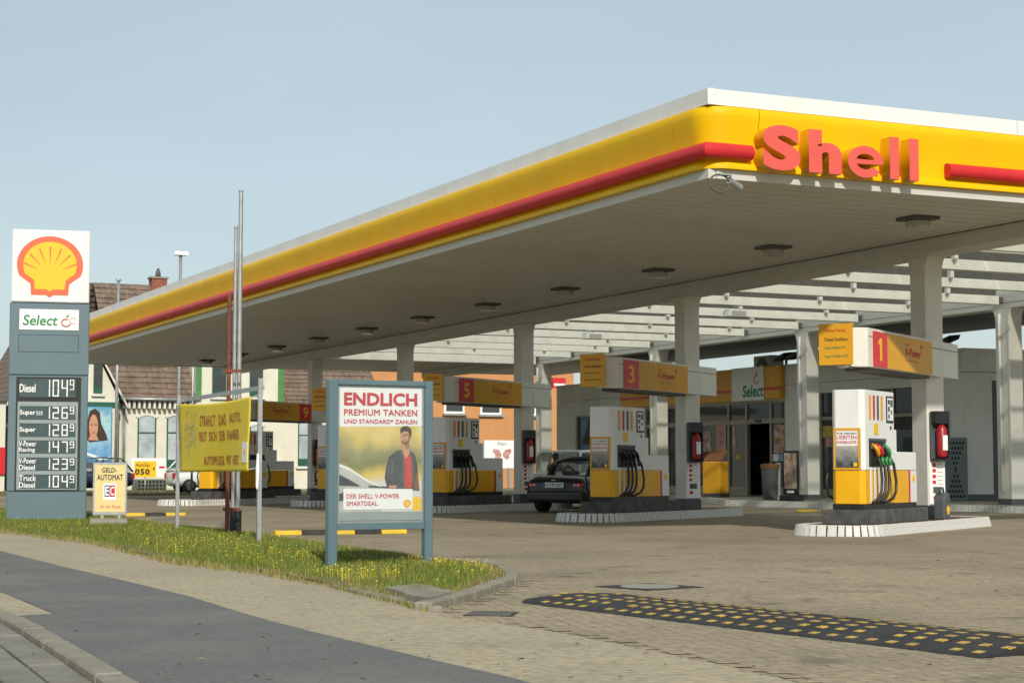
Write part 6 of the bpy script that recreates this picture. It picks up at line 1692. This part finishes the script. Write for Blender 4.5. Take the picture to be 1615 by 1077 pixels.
for px, yt, yb_, l, r, lab, nm, lampy in [(183, 443, 0, 55, 0.07, 'thin grey pole with flat cap before the house gable', 'pole', 0), (281, 402, 0, 60.5, 0.09, 'street lamp whose head shows above the canopy edge', 'street_lamp', 1), (303, 500, 0, 55.5, 0.05, 'thin white post before the house, right of the street lamp', 'pole', 0)]:
    f0 = Fr(CF.w(0, l, 0), A); u = f0.uv(px, 700)[0]
    f1 = Fr(f0.w(u, 0, 0), A); h = f1.uv(px, yt)[1]
    t = thing(nm, lab, 'street lamp' if lampy else 'pole', f1)
    MB().tube([(0, 0, -0.1), (0, 0, h * 0.5), (0, 0, h)], [r, r * 0.95, r * 0.8], 10).build('shaft', galv, t, smooth=True)
    if lampy:
        MB().add([(-0.35, -0.2, h - 0.02), (0.35, -0.2, h - 0.02), (0.25, 0.2, h - 0.02), (-0.25, 0.2, h - 0.02), (-0.3, -0.15, h + 0.16), (0.3, -0.15, h + 0.16), (0.2, 0.15, h + 0.16), (-0.2, 0.15, h + 0.16)], [(0, 3, 2, 1), (4, 5, 6, 7), (0, 1, 5, 4), (1, 2, 6, 5), (2, 3, 7, 6), (3, 0, 4, 7)]).build('lamp_head', white, t)
    else: MB().tube([(0, 0, h), (0, 0, h + 0.08)], r * 1.6, 10).build('cap', galv, t)
bv = [bs.w(-40, -2.6, 0), bs.w(10, -2.6, 0), bs.w(10, -0.25, 0), bs.w(-40, -0.25, 0)]
structure(MB().xy([(p.x, p.y) for p in bv], -0.05, 0.06).build('back_verge', soil))
grass('grass', bv, 9000, 0.06, 0.12, 0.34, 'grass strip between the forecourt and the street before the house', 9, dry_edge=False)
hv = [bs.w(-40, 7.1, 0), bs.w(30, 7.1, 0), bs.w(30, 10.3, 0), bs.w(-40, 10.3, 0)]
structure(MB().xy([(p.x, p.y) for p in hv], -0.05, 0.08).build('house_verge', soil))

# ------------------------------------------------------------------ orange building, neighbours
OF = Fr(CF.w(0, 74, 0), A)
ob = thing('orange_building', 'orange rendered building with small white windows behind the pumps', 'building', OF)
or_m = mat('orange_render', (0.56, 0.26, 0.10), 0.8, var=0.08, scale=1.0)
ox0, ox1 = OF.uv(508, 700)[0], OF.uv(905, 700)[0]
MB().box(ox0, ox1, 0, 12, -0.1, 7.4).build('wall', or_m, ob)
MB().box(ox0 - 0.3, ox1 + 0.3, -0.35, 12.3, 7.401, 7.75).build('roof', dark_steel, ob)
for xa, xb, ya, yb in ((700, 732, 628, 652), (757, 790, 628, 654), (815, 845, 630, 655), (600, 632, 625, 650), (552, 580, 625, 650), (700, 730, 690, 722), (615, 645, 690, 722)):
    u0, z1_ = OF.uv(xa, ya); u1, z0_ = OF.uv(xb, yb)
    w_ = MB().box(u0, u1, -0.06, -0.001, z0_, z1_).build('window', white_print, ob)
    MB().box(u0 + 0.12, u1 - 0.12, -0.08, -0.061, z0_ + 0.12, z1_ - 0.12).build('pane', pane, w_)
    MB().box(u0 - 0.1, u1 + 0.1, -0.2, -0.001, z0_ - 0.12, z0_ - 0.003).build('sill', galv, w_)
FB = Fr(CF.w(0, 66, 0), A); u = FB.uv(790, 715)[0]; FB = Fr(FB.w(u, 0, 0), A)
fb_ = thing('butterfly_billboard', 'white billboard with red butterfly shape beside the column of pump 5', 'billboard', FB)
u0, z1_ = FB.uv(764, 694); u1, z0_ = FB.uv(815, 738)
MB().box(u0, u1, 0, 0.2, z0_, z1_).build('board', white_print, fb_)
txt(FB, fb_, 'Flam', black_print, 785, 697, 799, 702, -0.003)
cxb, czb = FB.uv(792, 716, -0.004); bwid = (u1 - u0) * 0.3
for s in (-1, 1):
    MB().flat([(cxb + s * bwid * a, czb + bwid * b) for a, b in ((0.05, 0), (0.35, 0.42), (0.85, 0.5), (1, 0.25), (0.7, -0.05), (0.75, -0.4), (0.4, -0.5), (0.1, -0.2))], -0.004).build('wing', pc[0], fb_, recalc=False)
for x in (u0 + 0.4, u1 - 0.4): MB().box(x - 0.07, x + 0.07, 0.05, 0.15, -0.05, z0_).build('leg', galv, fb_)
LB = Fr(CF.w(0, 60, 0), A)
lbx0, lbx1 = LB.uv(-160, 700)[0], LB.uv(8, 700)[0]
lb = thing('pale_building', 'pale rendered building at the left picture edge behind the pylon', 'building', LB)
MB().box(lbx0, lbx1, 0, 8, -0.1, 4.0).build('wall', plast, lb); MB().box(lbx0 - 0.2, lbx1 + 0.2, -0.2, 8.2, 4.001, 4.25).build('roof', dark_steel, lb)
u0, z1_ = LB.uv(-60, 705); u1, z0_ = LB.uv(7, 748)
rs2 = MB().box(u0, u1, -0.12, -0.001, z0_, z1_).build('red_sign', red, lb)
for u_ in (LB.uv(-40, 700)[0], LB.uv(-90, 700)[0]):
    w_ = MB().box(u_ - 0.5, u_ + 0.5, -0.04, -0.001, 2.2, 3.4).build('window', win_pane, lb); MB().box(u_ - 0.03, u_ + 0.03, -0.06, -0.041, 2.2, 3.4).build('frame', white_print, w_)
# red and white sign far right of the orange building, seen over the shop's left end
RS = Fr(CF.w(0, 58, 0), A); u = RS.uv(881, 700)[0]; RS = Fr(RS.w(u, 0, 0), A)
t = thing('totem_sign', 'red and white sign on white post left of the shop', 'sign', RS)
h = RS.uv(881, 612)[1]
MB().tube([(0, 0, -0.05), (0, 0, h)], 0.08, 10).build('post', white, t, smooth=True); MB().box(-0.35, 0.35, -0.1, 0.1, h, h + 0.5).build('board', red, t); MB().box(-0.3, 0.3, -0.12, -0.101, h + 0.1, h + 0.22).build('stripe', white_print, t)
